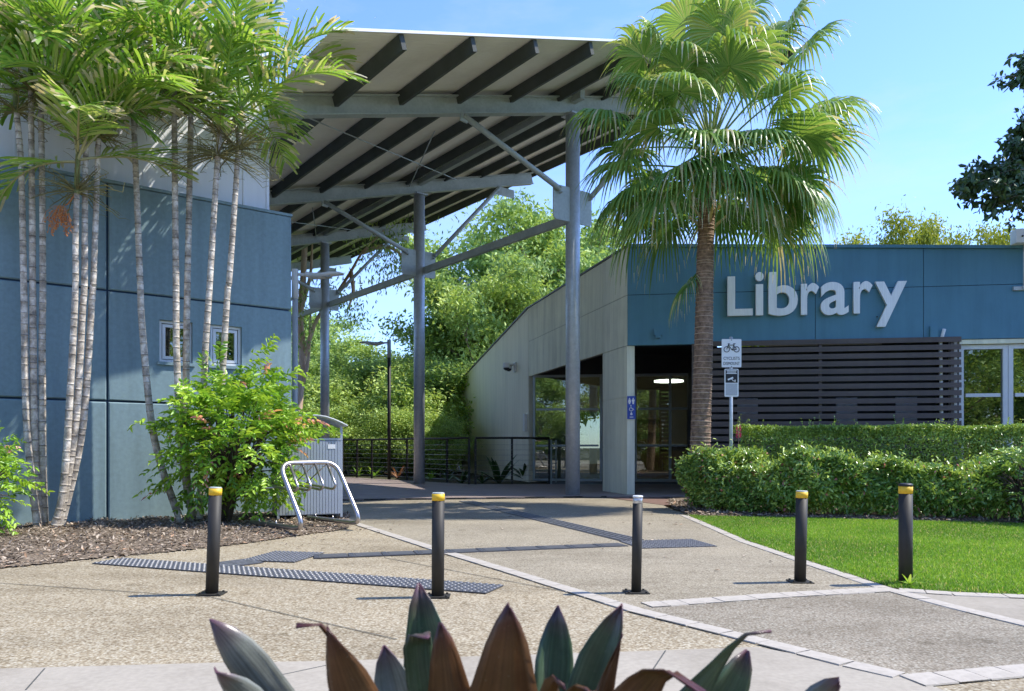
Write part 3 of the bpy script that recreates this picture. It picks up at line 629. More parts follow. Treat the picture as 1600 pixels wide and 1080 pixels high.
# glass front
def glazed(parent, name, u0, u1, z0, z1, muls, trans, fw=.06, M4=None, y=0, mat='alu', pane=True):
    f = MB(); f.box((u0, y-.05, z0), (u0+fw, y+.05, z1), 0, M4).box((u1-fw, y-.05, z0), (u1, y+.05, z1), 0, M4).box((u0+fw, y-.05, z0), (u1-fw, y+.05, z0+fw), 0, M4).box((u0+fw, y-.05, z1-fw), (u1-fw, y+.05, z1), 0, M4)
    fo = f.build(name, M[mat], parent)
    for q in muls: MB().box((q-fw/2, y-.047, z0+fw), (q+fw/2, y+.047, z1-fw), 0, M4).build('mullion', M[mat], fo)
    ed = [u0+fw]+list(muls)+[u1-fw]
    for a, b in zip(ed, ed[1:]):
        zz = [z0+fw]+list(trans)+[z1-fw]
        for t in trans: MB().box((a+fw/2, y-.04, t-fw*.4), (b-fw/2, y+.04, t+fw*.4), 0, M4).build('transom', M[mat], fo)
        for c, d in zip(zz, zz[1:]): MB().box((a, y-.004, c), (b, y+.004, d), 0, M4).build('pane', M['glass'], fo)
    return fo
ud = [GH(q, 700)[0] for q in (838, 941, 991, 1047, 1100)]
glazed(lib, 'glass_front', ud[0]-.1, ud[1], .02, 3.1, [GH(893, 700)[0]], [1.05, 2.1], .07, MG)
glazed(lib, 'glass_doors', ud[2], ud[4]+.6, .02, 3.1, [ud[3], ud[4]], [1.05, 2.1], .07, MG, 0)
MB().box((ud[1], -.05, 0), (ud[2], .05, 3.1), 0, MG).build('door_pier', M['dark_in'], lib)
# interior furniture seen through the glass
desk = thing('reception_desk', 'timber reception desk seen through the glass entrance doors', 'desk', mx(lib) @ MG @ Vector((4.2, 3.2, .012)), GA)
MB().box((-1.3, 0, 0), (1.5, .05, 1.05)).build('front_panel', M['wood_in'], desk); MB().box((-1.35, -.08, 1.05), (1.55, .7, 1.1)).build('worktop', M['white'], desk)
MB().box((-1.3, .05, 0), (-1.25, .65, 1.05)).build('side_panel', M['wood_in'], desk); MB().box((1.45, .05, 0), (1.5, .65, 1.05)).build('side_panel', M['wood_in'], desk)
shf = thing('book_shelf', 'tall timber shelf inside, right of the entrance pier', 'shelf', mx(lib) @ MG @ Vector((3.2, 4.6, .012)), GA)
MB().box((-.6, .3, 0), (.6, .35, 2.0)).build('back', M['wood_in'], shf)
for z in (.02, .5, 1.0, 1.5, 1.95): MB().box((-.57, 0, z), (.57, .3, z+.03)).build('shelf', M['wood_in'], shf)
for sx in (-.6, .57): MB().box((sx, 0, 0), (sx+.03, .3, 2.0)).build('side', M['wood_in'], shf)
lp = P(1045, 597, 24.2)
la = thing('ceiling_light', 'lit round ceiling light glowing inside the entrance', 'light', (lp.x, lp.y, lp.z))
MB().tube([(0, 0, 0), (0, 0, .05)], .46, 24).build('diffuser', M['lamp'], la); MB().tube([(0, 0, .05), (0, 0, .12)], [.47, .3], 24).build('housing', M['white'], la); MB().tube([(0, 0, .12), (0, 0, 3.3-lp.z)], .02, 6).build('rod', M['white'], la)
# slatted screen
scr = link('slat_screen', None, lib)
for q in (1.30, 3.76, 6.2): MB().box((q, -.02, .25), (q+.06, .04, 3.10)).build('screen_post', M['slat'], scr)
u0s, u1s = FH(1086, 600)[0], FH(1500, 600)[0]
sm = MB().box((u0s, -.055, 0), (u1s, -.022, .098)).mesh('slat', M['slat'])
z = 3.04
while z > .4:
    o = link('slat', sm, scr, (random.uniform(-.01, .01), 0, z)); z -= .1475
wf = MB().box((u1s-.17, .05, .5), (u1s-.03, .09, 3.05)).build('screen_backing_post', M['white'], scr)
for q in (1172, 1330, 1425): uu = FH(q, 640)[0]; MB().box((uu-.2, .3, 1.5), (uu+.2, .34, 2.0)).build('vent_box', M['signgrey'], scr)
uu = FH(1471, 530)[0]; zz = FH(1471, 515)[1]
MB().tube(fillet([(uu, -.02, 1), (uu, -.035+.08, 3.05), (uu+.03, -.06, zz)], .03), .032, 10).build('vent_pipe', M['white'], lib)
MB().box((uu-.22, -.05, 3.13), (uu-.08, 0, 3.35)).build('rainhead', M['bluefas'], lib)
# right-hand windows
MB().box((u1s+.0, .02, 3.0), (11.6, .28, 3.085)).build('soffit_strip', M['beige'], lib)
zt = 2.99; mu = FH(1579, 600)[0]; ztr = FH(1540, 617)[1]
glazed(lib, 'window', u1s+.02, mu-.005, .5, zt, [], [ztr], .085, None, .14, 'frame'); glazed(lib, 'window', mu+.005, mu+1.6, .5, zt, [], [ztr], .085, None, .14, 'frame')
MB().box((u1s, .06, 0), (11.6, .25, .49)).build('dwarf_wall', M['bluefas'], lib)
# LIBRARY letters
FM = mx(lib)
sgn = thing('library_sign', 'large silver raised letters spelling Library on the blue fascia', 'sign', FM @ Vector((FH(1136, 494)[0], 0, FH(1136, 494)[1])), FA)
def text_mesh(body, ext=.02, off=0.0):
    cu = bpy.data.curves.new('t', 'FONT'); cu.body = body; cu.extrude = ext; cu.offset = off; cu.resolution_u = 6
    o = bpy.data.objects.new('t', cu); C.objects.link(o); dg = bpy.context.evaluated_depsgraph_get()
    me = bpy.data.meshes.new_from_object(o.evaluated_get(dg)); bpy.data.objects.remove(o); return me
def fit_text(body, x0, x1, z0, z1, depth, mat, off=0.0):
    me = text_mesh(body, .02, off); co = np.array([v.co[:] for v in me.vertices]); lo, hi = co.min(0), co.max(0)
    out = np.empty_like(co); out[:, 0] = x0+(co[:, 0]-lo[0])/(hi[0]-lo[0])*(x1-x0); out[:, 2] = z0+(co[:, 1]-lo[1])/(hi[1]-lo[1])*(z1-z0); out[:, 1] = -(co[:, 2]-lo[2])/(hi[2]-lo[2])*depth
    me.vertices.foreach_set('co', out.astype(np.float32).ravel()); me.materials.clear(); me.materials.append(mat); me.update(); return me
S0 = Vector((FH(1136, 494)[0], 0, FH(1136, 494)[1]))
for ch, xa, xb, ya, yb in (('L', 1135.8, 1175, 432.5, 494.5), ('i', 1179, 1192, 426.5, 494), ('b', 1199.5, 1245, 425.5, 494.5), ('r', 1250, 1278, 443.5, 493), ('a', 1280.5, 1324, 441.5, 493.5), ('r', 1331.5, 1361, 440.5, 491), ('y', 1365, 1414.5, 440.5, 511.5)):
    a, b = FH(xa, yb), FH(xb, ya); zl = (a[1]+FH(xb, yb)[1])/2
    link('letter_'+ch.lower(), fit_text(ch, a[0]-S0.x, b[0]-S0.x, zl-S0.z, b[1]-S0.z, .075, M['letter'], .018), sgn, (0, -.02, 0))
    MB().box((a[0]-S0.x+.05, -.02, zl-S0.z+.2), (a[0]-S0.x+.07, 0, zl-S0.z+.22)).build('standoff', M['darkmetal'], sgn)
# fittings on the walls
wl = thing('wall_light', 'small blue-grey box light on the fascia above the entrance', 'light', FM @ Vector((FH(1028, 522)[0], 0, FH(1028, 522)[1])), FA)
MB().box((-.08, -.06, -.03), (.08, 0, .11)).build('housing', M['bluefas'], wl); MB().prism([(-.05, -.1), (.05, -.1), (.04, -.01), (-.04, -.01)], -.09, -.03).build('hood', M['bluefas'], wl)
fl = thing('flood_light', 'white boxy fitting on a thin conduit at right end of the blue fascia', 'light', FM @ Vector((FH(1597, 450)[0], 0, FH(1597, 450)[1])), FA)
hz_ = FH(1597, 374)[1]-FH(1597, 450)[1]
MB().tube([(0, -.06, 0), (0, -.06, hz_-.1)], .012, 8).build('conduit', M['postgrey'], fl)
bb = MB().box((-.22, -.25, hz_-.12), (.10, -.02, hz_+.14)).build('housing', M['white'], fl); MB().tube([(-.11, -.262, hz_), (-.11, -.25, hz_)], .018, 10).build('sensor', M['black'], bb)
MB().box((-.17, -.05, -.05), (.12, 0, .02)).box((-.02, -.08, -.03), (.03, -.05, .03)).build('bracket', M['postgrey'], fl)
BH = lambda x, y: hit(x, y, LO, BA)
cu_, cz = BH(806, 575)
cc = thing('security_camera', 'twin white dome security camera on the cream side wall', 'camera', Matrix.Translation((*LO, 0)) @ Matrix.Rotation(BA, 4, 'Z') @ Vector((cu_, 0, cz)), BA)
MB().box((-.1, .004, -.13), (.1, .06, .17)).build('wall_plate', M['white'], cc)
MB().tube([(0, .05, .1), (0, .32, .1), (0, .36, .06)], .035, 10).build('arm', M['white'], cc)
for dx, dy in ((-.12, .34), (.12, .2)):
    hd = MB().tube([(dx, dy, .14), (dx, dy, .02), (dx, dy, -.02)], [.09, .11, .105], 16).build('camera_head', M['white'], cc)
    MB().tube([(dx, dy, -.02), (dx, dy, -.07), (dx, dy, -.1)], [.095, .08, .03], 16).build('dome', M['black'], hd)
iu, iz = BH(828, 660)
ic = thing('wall_panel_box', 'slim white upright box on the end of the cream wall by the glass doors', 'box', Matrix.Translation((*LO, 0)) @ Matrix.Rotation(BA, 4, 'Z') @ Vector((7.45, .006, iz)), BA)
MB().box((-.1, 0, -.25), (.1, .07, .27)).build('cover', M['signwhite'], ic); MB().box((-.07, .07, -.2), (.07, .076, .22)).build('door', M['white'], ic)
# toilet sign
tz = FH(986, 637)[1]; tu = FH(986.5, 637)[0]
ts = thing('toilet_sign', 'blue sign with white restroom and wheelchair symbols on the corner pier', 'sign', FM @ Vector((tu, -.015, tz)), FA)
def disc(mb, x, z, r, y=-.005, n=12): mb.add([(x+r*math.cos(2*math.pi*i/n), y, z+r*math.sin(2*math.pi*i/n)) for i in range(n)], [list(range(n))])
def fpoly(mb, pts, y=-.005): mb.add([(a, y, b) for a, b in pts], [list(range(len(pts)))])
MB().box((-.085, 0, -.235), (.085, .012, .235)).build('plate', M['signblue'], ts)
pm = MB()
for x in (-.037, .037):
    disc(pm, x, .185, .013)
    if x < 0: fpoly(pm, [(x-.016, .07), (x+.016, .07), (x+.016, .1), (x+.03, .105), (x+.02, .168), (x-.02, .168), (x-.03, .105), (x-.016, .1)])
    else: fpoly(pm, [(x-.016, .07), (x+.016, .07), (x+.02, .125), (x+.03, .13), (x+.026, .168), (x-.026, .168), (x-.03, .13), (x-.02, .125)])
pm.build('figure_symbols', M['signwhite'], ts)
wc = MB(); disc(wc, -.01, .042, .012)
wc.tube([(-.005+.034*math.cos(a), -.007, -.035+.034*math.sin(a)) for a in [R(q) for q in range(110, 380, 15)]], .006, 6)
wc.tube([(-.008, -.007, .028), (-.004, -.007, -.015), (.03, -.007, -.018), (.045, -.007, -.05), (.056, -.007, -.047)], .007, 6); wc.build('wheelchair_symbol', M['signwhite'], ts)
bb = MB(); disc(bb, 0, -.095, .011); fpoly(bb, [(-.02, -.155), (.02, -.155), (.024, -.13), (.012, -.108), (-.012, -.108), (-.024, -.13)]); bb.build('baby_symbol', M['signwhite'], ts)
MB().box((-.035, -.006, -.205), (.04, -.001, -.188)).build('caption_strip', M['signwhite'], ts)

# ================================================================== BALUSTRADE
pp = [G(512, 745.5), G(535.5, 746.7), G(558, 747.3), G(581, 748), G(636, 751.5), G(698.5, 755.5), G(733, 758.5), G(743, 758.7), G(800, 758.5), G(858, 757)]
bal = thing('balustrade', 'dark steel deck railing with thin horizontal wire cables', 'railing', pp[0]); ib = mx(bal).inverted(); HR = 1.225
for p in pp: MB().box((-.028, -.028, 0), (.028, .028, HR)).build('post', M['darkmetal'], bal, loc=p-pp[0])
for nm, idx in (('handrail', range(0, 7)), ('handrail', range(7, 10))):
    q = [pp[i]-pp[0] for i in idx]; MB().tube([v+Vector((0, 0, HR+.02)) for v in q], .028, 8).build(nm, M['darkmetal'], bal)
    for k in range(8): MB().tube([v+Vector((0, -.03, .12+k*.135)) for v in q], .004, 5).build('cable', M['stainless'], bal)
e0 = G(858, 757); 
gate = thing('side_railing', 'short steel railing return beside the glass front', 'railing', (e0.x+.06, e0.y+.05, 0), R(80))
for k in range(2): MB().box((-.02+k*1.1, -.02, 0), (.02+k*1.1, .02, 1.2)).build('post', M['galvdull'], gate)
for k in range(6): MB().tube([(0, 0, .15+k*.2), (1.1, 0, .15+k*.2)], .012, 6).build('rail', M['galvdull'], gate)

# ================================================================== BOLLARDS
def bollard(px, py, hgt, label, top, base=True):
    p = G(px, py); r = .042
    t = thing('bollard', label, 'bollard', (p.x, p.y, .004), random.uniform(-.05, .05), 'bollards across the forecourt')
    if top == 'yellow':
        MB().tube([(0, 0, 0), (0, 0, hgt-.05)], r, 20).build('post', M['darkmetal'], t)
        MB().tube([(0, 0, hgt-.05), (0, 0, hgt-.004)], r+.001, 20).build('yellow_band', M['yellow'], t)
        MB().tube([(0, 0, hgt-.004), (0, 0, hgt+.004)], [r+.001, r-.004], 20).build('cap', M['galvdull'], t)
    elif top == 'black_cap':
        r = .047
        MB().tube([(0, 0, -.05), (0, 0, hgt-.075)], r, 20).build('post', M['darkmetal'], t)
        MB().tube([(0, 0, hgt-.075), (0, 0, hgt-.022)], r+.001, 20).build('yellow_band', M['yellow'], t)
        MB().tube([(0, 0, hgt-.022), (0, 0, hgt-.008), (0, 0, hgt)], [r+.002, r+.002, r-.012], 20).build('cap', M['black'], t)
    else:
        r = .034
        MB().tube([(0, 0, 0), (0, 0, hgt-.055)], r, 20).build('post', M['darkmetal'], t)
        MB().tube([(0, 0, hgt-.055), (0, 0, hgt-.012)], r-.001, 20).build('reflective_band', M['reflector'], t)
        MB().tube([(0, 0, hgt-.012), (0, 0, hgt)], [r+.002, r], 20).build('cap', M['signwhite'], t)
    if base:
        b = MB().box((-.082, -.07, 0), (.082, .07, .008)).build('base_plate', M['darkmetal'], t)
        for sx in (-1, 1):
            for sy in (-1, 1): MB().tube([(sx*.06, sy*.05, .008), (sx*.06, sy*.05, .018)], .008, 6).build('bolt', M['darkmetal'], b)
    t.rotation_euler[1] = R({331: 2.0, 684: .3, 994: 1.0, 1250: 1.2}.get(px, 0))
    return t
bollard(331, 929, .722, 'black bollard with yellow top band in front of the mulch bed', 'yellow')
bollard(684, 933, .690, 'black bollard with yellow top band at end of the long dotted strip', 'yellow')
bollard(994, 927, .665, 'thin black bollard with silver reflective top band', 'silver')
bollard(1250, 910.5, .672, 'black bollard with yellow top band on paving beside the lawn', 'yellow')
bollard(1415, 914, .735, 'thicker black capped bollard with yellow band standing in the grass', 'black_cap', False)

# ================================================================== BIKE RACK
o0 = Vector((-2.62, 8.86, 0)); o1 = Vector((-2.10, 9.48, 0)); fd = Vector((-.72, .695, 0)).normalized()
rk = thing('bike_rack', 'tubular stainless bicycle rack with hanging wheel hoops at the bed edge', 'bike rack', o0+Vector((0, 0, .055)))
def W(base, q, z): return base+fd*q+Vector((0, 0, z))-o0
pathA = [W(o0, .78, .03), W(o0, -.42, .03), W(o0, .14, .76)]; pathB = [W(o1, .14, .76), W(o1, -.42, .03), W(o1, .78, .03)]
MB().tube(fillet(pathA+pathB, .19, 9), .029, 12).build('frame_tube', M['stainless'], rk)
for k in range(4):
    b = o0.lerp(o1, .17+.22*k)
    MB().tube(fillet([W(b, .12, .74), W(b, -.07, .48), W(b, -.01, .435), W(b, .62, .48)], .09, 6), .016, 8).build('wheel_hoop', M['stainless'], rk)
    MB().tube([W(b, .62, .48), W(b, .13, .74)], .008, 6).build('hoop_stay', M['stainless'], rk)
ra, rb = W(o0, .5, .455), W(o1, .5, .455)
MB().tube([ra, rb], .011, 8).build('cross_rod', M['stainless'], rk)
for b in (o0, o1):
    for q in (.2, .6): MB().tube([W(b, q, .03), W(b, q, .085)], .009, 6).build('anchor_bolt', M['stainless'], rk)

# ================================================================== BIN ENCLOSURE
be = thing('bin_enclosure', 'grey ribbed bin enclosure with curved top beside the bike rack', 'bin', (-3.11, 10.17, .05), R(22.7))
BW, BD = .86, .7
for i in range(20):
    x = .03+i*.0402; MB().box((x, -.006, .05), (x+.034, .012, 1.03)).build('rib', M['binpanel'], be)
MB().box((.02, .005, .04), (.84, .03, 1.04)).build('front_sheet', M['binpanel'], be)
for x in (0, BW-.03):
    for y in (0, BD-.03): MB().box((x, y-.002, 0), (x+.03, y+.03, 1.07 if y else 1.30)).build('corner_post', M['binpanel'], be)
MB().box((.0, .03, .02), (.02, BD-.03, 1.03)).build('side_panel', M['black'], be); MB().box((BW-.02, .03, .02), (BW, BD-.03, 1.03)).build('side_panel', M['binpanel'], be)
MB().box((.03, BD-.02, .02), (BW-.03, BD, 1.03)).build('rear_panel', M['binpanel'], be)
MB().box((0, -.004, 1.045), (BW, BD, 1.075)).build('top_frame', M['binpanel'], be)
rf = MB(); n = 10; prof = [(-.04+(BD+.08)*i/n, 1.26+.13*math.sin(math.pi*i/n)**.8) for i in range(n+1)]
prof = [(BW+.06-(BW+.1)*i/n, 1.235+.135*math.sin(math.pi/2*min(1, i/n*2.2))) for i in range(n+1)]
vs = [(x, y, z+dz) for dz in (0, .02) for y in (-.06, BD+.04) for x, z in prof]; k = n+1
fs = [(i, i+1, k+i+1, k+i) for i in range(n)]+[(2*k+i, 3*k+i, 3*k+i+1, 2*k+i+1) for i in range(n)]+[(i, 2*k+i, 2*k+i+1, i+1) for i in range(n)]+[(k+i, k+i+1, 3*k+i+1, 3*k+i) for i in range(n)]+[(0, k, 3*k, 2*k), (k-1, 3*k-1, 4*k-1, 2*k-1)]
rf.add(vs, fs, 0, True); rf.build('curved_roof', M['postgrey'], be)
MB().box((.66, -.010, .93), (.76, -.007, .99)).build('sticker', M['signwhite'], be)

# ================================================================== SIGN POST
sp = P(1143, 640, 12.2); sgp = thing('cyclist_sign', 'white cyclists dismount sign above a camera notice on a grey post', 'sign', (sp.x, sp.y, 0))
zz = lambda y: EYE+(HZ-y)/F*12.2
s_ = 12.2/F
MB().tube([(0, .03, 0), (0, .03, zz(527))], .027, 12).build('post', M['galv'], sgp); MB().tube([(0, .03, zz(527)), (0, .03, zz(526))], [.029, .02], 12).build('cap', M['postgrey'], sgp)
tz0, tz1 = zz(574), zz(530); hw = 15.4*s_
def rrect(x0, x1, z0, z1, r=.015, n=4):
    out = []
    for cx_, cz_, a0 in ((x1-r, z1-r, 0), (x0+r, z1-r, 90), (x0+r, z0+r, 180), (x1-r, z0+r, 270)):
        out += [(cx_+r*math.cos(R(a0+90*i/n)), cz_+r*math.sin(R(a0+90*i/n))) for i in range(n+1)]
    return out
RX90 = Matrix.Rotation(R(90), 4, 'X')
p1 = MB().prism(rrect(-hw, hw, tz0, tz1), -.002, .002, 0, RX90).build('cyclist_plate', M['signwhite'], sgp)
bk = MB(); zc = tz0+(tz1-tz0)*.635; wr = .043; wx = .078; y = -.006
for sx in (-1, 1): bk.tube([(sx*wx+wr*math.cos(R(a)), y, zc+wr*math.sin(R(a))) for a in range(0, 361, 20)], .0052, 6)
fb, sb, hb, rw = (-.012, zc-.01), (.045, zc+.075), (-.05, zc+.072), (wx, zc)
for a, b in (((-wx, zc), (-.045, zc+.085)), ((-.05, zc+.068), (.03, zc+.068)), ((-.05, zc+.06), (.012, zc-.012)), ((.012, zc-.012), (.042, zc+.085)), ((.012, zc-.012), (wx, zc)), ((wx, zc), (.034, zc+.06)), ((-.06, zc+.088), (-.028, zc+.088)), ((.025, zc+.088), (.062, zc+.088))):
    bk.tube([(a[0], y, a[1]), (b[0], y, b[1])], .0056, 6)
bk.build('bicycle_symbol', M['signblack'], p1)
for body, f0, f1 in (('CYCLISTS', .26, .37), ('DISMOUNT', .08, .19)):
    h_ = tz1-tz0; o = link('lettering', fit_text(body, -hw*.82, hw*.82, tz0+h_*f0, tz0+h_*f1, .002, M['signblack'], 0), p1, (0, -.003, 0))
for zq in (tz1-.015, tz0+.008): MB().tube([(0, -.008, zq), (0, .03, zq)], .008, 8).build('bolt', M['black'], p1)
c0, c1 = zz(620), zz(576.5); hw = 11*s_
p2 = MB().prism(rrect(-hw, hw, c0, c1, .02), -.002, .002, 0, RX90).build('camera_notice_plate', M['signwhite'], sgp)
cm = c0+(c1-c0)*.5; MB().prism(rrect(-hw*.86, hw*.86, cm, c1-.012, .008), .0025, .0035, 0, RX90).build('dark_field', M['signblack'], p2)
for i in range(3): MB().box((-hw*(.72-.08*(i == 1)), -.0052, c1-.035-i*.022), (hw*(.72-.08*(i == 1)), -.0042, c1-.023-i*.022)).build('notice_line', M['signwhite'], p2)
ic_ = MB(); zi = cm+.06
ic_.add([(a, -.0055, b) for a, b in ((-.065, zi), (.02, zi+.035), (.03, zi+.01), (-.055, zi-.025))], [(0, 3, 2, 1)]); ic_.tube([(.0, -.006, zi), (.025, -.006, zi-.03), (.055, -.006, zi-.035)], .006, 6); ic_.tube([(.055, -.006, zi-.052), (.055, -.006, zi-.012)], .006, 6)
ic_.build('camera_symbol', M['signwhite'], p2)
MB().box((-hw*.82, -.0045, c0+.02), (hw*.82, -.0035, cm-.012)).build('notice_text_block', M['signgrey'], p2)

# ================================================================== LAMP POLES
def lamp(px, py_top, d, label, sgn_, pole_mat, head_mat):
    top_ = P(px, py_top, d); t = thing('path_lamp', label, 'lamp', (top_.x, d, 0), 0, 'path lamps')
    h = top_.z
    MB().tube([(0, 0, 0), (0, 0, h-.55)], .052, 12).build('pole', M[pole_mat], t); MB().tube([(0, 0, h-.55), (0, 0, h)], .06, 12).build('pole_head', M[head_mat], t)
    MB().tube([(0, 0, h-.09), (sgn_*.22, 0, h-.1)], .03, 10).build('arm', M[head_mat], t)
    prof = [(.2, .0), (.35, -.035), (.5, -.03), (.65, .0), (.8, .01), (.9, .0)]; hd = MB()
    ws = [.06, .11, .13, .13, .1, .04]; ths = [.05, .06, .055, .045, .035, .02]; vs = []
    for (x, z), ww, th in zip(prof, ws, ths):
        for a in range(10):
            g_ = 2*math.pi*a/10; vs.append((sgn_*x, math.cos(g_)*ww, h-.09+z+math.sin(g_)*th))
    fs = [(i*10+a, i*10+(a+1) % 10, (i+1)*10+(a+1) % 10, (i+1)*10+a) for i in range(5) for a in range(10)]+[list(range(10)), list(range(50, 60))[::-1]]
    hd.add(vs, fs, 0, True); ho = hd.build('lamp_head', M[head_mat], t)
    MB().box((sgn_*.55-.12, -.09, h-.155), (sgn_*.55+.12, .09, h-.125)).build('lens', M['reflector'], ho)
lamp(456+5, 421, 14.2, 'pale grey lamp pole at the corner of the blue wall', 1, 'postgrey', 'white')
lamp(608, 531, 23.6, 'dark slim lamp pole behind the deck railing', -1, 'darkmetal', 'galvdull')

# ================================================================== PALMS (cane palms by the blue wall)
def add_v(me, vals):
    a = me.attributes.new('v', 'FLOAT', 'POINT'); a.data.foreach_set('value', np.asarray(vals, dtype=np.float32))
def ringed_trunk(name, pts, r0, r1, spacing, mat, root, rng, ridge=.08, step=.022, nn=10, rough=0.0):
    path = smooth_path(pts, 14); segs = [0]
    for a, b in zip(path, path[1:]): segs.append(segs[-1]+(b-a).length)
    tot = segs[-1]; ss = []; s = 0; vals = []; rs = []; nxt = .05
    def at(s):
        for i in range(len(segs)-1):
            if segs[i+1] >= s: t = (s-segs[i])/max(1e-6, segs[i+1]-segs[i]); return path[i].lerp(path[i+1], t)
        return path[-1]
    while s < tot:
        f = s/tot; r = r0+(r1-r0)*f
        if s >= nxt:
            vd = rng.uniform(.25, 1)
            for ds, k, v in ((-.006, 1.0, 0), (-.003, 1+ridge, vd), (.005, 1+ridge, vd), (.008, .985, 0)): ss.append(s+ds); rs.append(r*k); vals.append(v)
            nxt = s+spacing*(1.15-.5*f)*rng.uniform(.5, 1.5)
        else: ss.append(s); rs.append(r*(1+rough*rng.uniform(-1, 1))); vals.append(0)
        s += step
    pts2 = [at(max(0, min(tot, q))) for q in ss]; mb = MB(); mb.tube(pts2, rs, nn, 0, False)
    inv = mx(root).inverted(); me = mb.mesh(name, mat, inv); vv = []
    for v in vals: vv += [v*rng.uniform(.6, 1) for _ in range(nn)]
    add_v(me, vv); return link(name, me, root), path
def pinnate(rng, org, az, el, L, nl, ll, lw, dry=.12, tone=.5):
    st = Strips(); d = Vector((math.cos(az)*math.cos(el), math.sin(az)*math.cos(el), math.sin(el))); p = Vector(org); pts = [p.copy()]; dirs = [d.copy()]
    n = 14; cur = rng.uniform(.05, .10)
    for i in range(n):
        p = p+d*(L/n); d = (d+Vector((0, 0, -cur*(.4+i/n*1.6)))).normalized(); pts.append(p.copy()); dirs.append(d.copy())
    st.addtube(pts, [.018*(1-.75*i/n) for i in range(n+1)], tone*.8+.25, 5)
    tw = rng.uniform(-.4, .4)
    for k in range(nl):
        f = .16+.84*(k+.5)/nl; q = f*n; i = min(n-1, int(q)); b = pts[i].lerp(pts[i+1], q-i); dd = dirs[i]
        side = dd.cross(Vector((0, 0, 1))); side = side.normalized() if side.length > .05 else Vector((1, 0, 0)); upv = side.cross(dd)
        side, upv = side*math.cos(tw)+upv*math.sin(tw), upv*math.cos(tw)-side*math.sin(tw)
        for sg in (-1, 1):
            l = ll*(.55+.75*math.sin(math.pi*min(1, f*.85+.12)))*rng.uniform(.85, 1.12); ang = R(62-34*f+rng.uniform(-7, 7))
            ld = (dd*math.cos(ang)+side*sg*math.sin(ang)+upv*rng.uniform(.1, .5)).normalized(); wv = ld.cross(upv).normalized()
            wv = (wv*math.cos(.7)+upv*math.sin(.7)*rng.uniform(-1, 1)).normalized()
            pt = b.copy(); left, right, vals = [], [], []; m = 5; isdry = rng.random() < dry; base = min(.84, max(0, rng.gauss(tone, .16)))
            for j in range(m+1):
                t = j/m; ww = lw*(.35+.9*t-.25*t*t)*(1 if t < .99 else rng.uniform(.35, .8)); left.append(pt-wv*ww/2); right.append(pt+wv*ww/2+ld*(0 if t < .99 else rng.uniform(-.05, .05)))
                pt = pt+ld*(l/m); ld = (ld+Vector((0, 0, -rng.uniform(.05, .17)))).normalized()
                vals.append(min(1, .9+rng.random()*.1) if (isdry and t > .4) or (t > .78 and rng.random() < .35) else base)
            st.add(left, right, vals)
    return st
def sprayst(rng, org, n, ln, val=(0, 1), up=.2):
    st = Strips()
    for i in range(int(n*2)):
        az = rng.uniform(0, 2*math.pi); d = Vector((math.cos(az), math.sin(az), rng.uniform(-.6, .9)+up)).normalized(); p = Vector(org); pts = [p.copy()]; l = ln*rng.uniform(.5, 1.1)
        for k in range(5): p = p+d*(l/5)+Vector((rng.uniform(-1, 1), rng.uniform(-1, 1), 0))*.012; d = (d+Vector((rng.uniform(-.15, .15), rng.uniform(-.15, .15), -.12))).normalized(); pts.append(p.copy())
        v = rng.uniform(*val); st.addtube(pts, [.008, .007, .006, .0055, .005, .003], v, 4)
        for k in range(2, 6):
            q = pts[k]; dd = Vector((rng.uniform(-1, 1), rng.uniform(-1, 1), rng.uniform(-.3, .6))).normalized(); st.addtube([q, q+dd*l*.16, q+dd*l*.28+Vector((0, 0, -.02))], [.0035, .003, .0015], v, 3)
    return st
def cane_palm(label, px, d, sprays, seed, nf=7, r=.039, L=1.6, tone=.5, crownup=.38, fruit=None):
    rng = random.Random(seed); pts = [P(x, y, d) for x, y in px][::-1]; pts[0].z = bedz(pts[0].x, pts[0].y)-.03
    root = thing('cane_palm', label, 'palm', (pts[0].x, d, pts[0].z), 0, 'slender cane palms by the blue wall')
    ringed_trunk('trunk', pts, r*1.12, r*.8, .12, M['canetrunk'], root, rng)
    inv = mx(root).inverted(); top_ = pts[-1]; dr = (pts[-1]-pts[-2]).normalized(); ce = top_+dr*crownup
    ringed_trunk('crown_shaft', [top_-dr*.02, top_+dr*crownup*.5, ce], r*.95, r*.55, .5, M['shaft'], root, rng, .02, .05)
    for k in range(nf):
        az = k*2.4+rng.uniform(-.4, .4)+seed; el = R((78, 62, 48, 34, 20, 8, 55, 26, 68, 40, 14)[k % 11] + rng.uniform(-8, 8))
        st = pinnate(rng, ce-dr*rng.uniform(0, .15), az, el, L*rng.uniform(.8, 1.12), 30, .44, .040, .20, min(.8, tone+.14))
        link('frond', st.mesh('frond', M['palmleaf'], inv), root)
    for (dz, n_, ln) in sprays:
        link('flower_spray', sprayst(rng, top_+dr*dz, n_, ln).mesh('flower_spray', M['spray'], inv), root)
    if fruit:
        c0_ = P(*fruit, d-.1); st = Strips(); st.addtube([top_, top_.lerp(c0_, .6)+Vector((0, 0, .06)), c0_+Vector((.04, 0, .18))], .008, .2, 5)
        for i in range(26):
            a = c0_+Vector((rng.uniform(-.05, .06), rng.uniform(-.07, .07), .16)); b = a+Vector((rng.uniform(-.17, .1), rng.uniform(-.1, .1), -rng.uniform(.15, .36))); st.addtube([a, a.lerp(b, .5)+Vector((-.03, 0, .03)), b], .003, .4, 3)
            for k in range(7):
                q = a.lerp(b, rng.uniform(.2, 1))+Vector((rng.uniform(-.015, .015),)*3); st.addtube([q, q+Vector((0, 0, -.008)), q+Vector((0, 0, -.018))], [.004, .009, .003], rng.random(), 5)
        link('fruit_cluster', st.mesh('fruit_cluster', M['fruit'], inv), root)
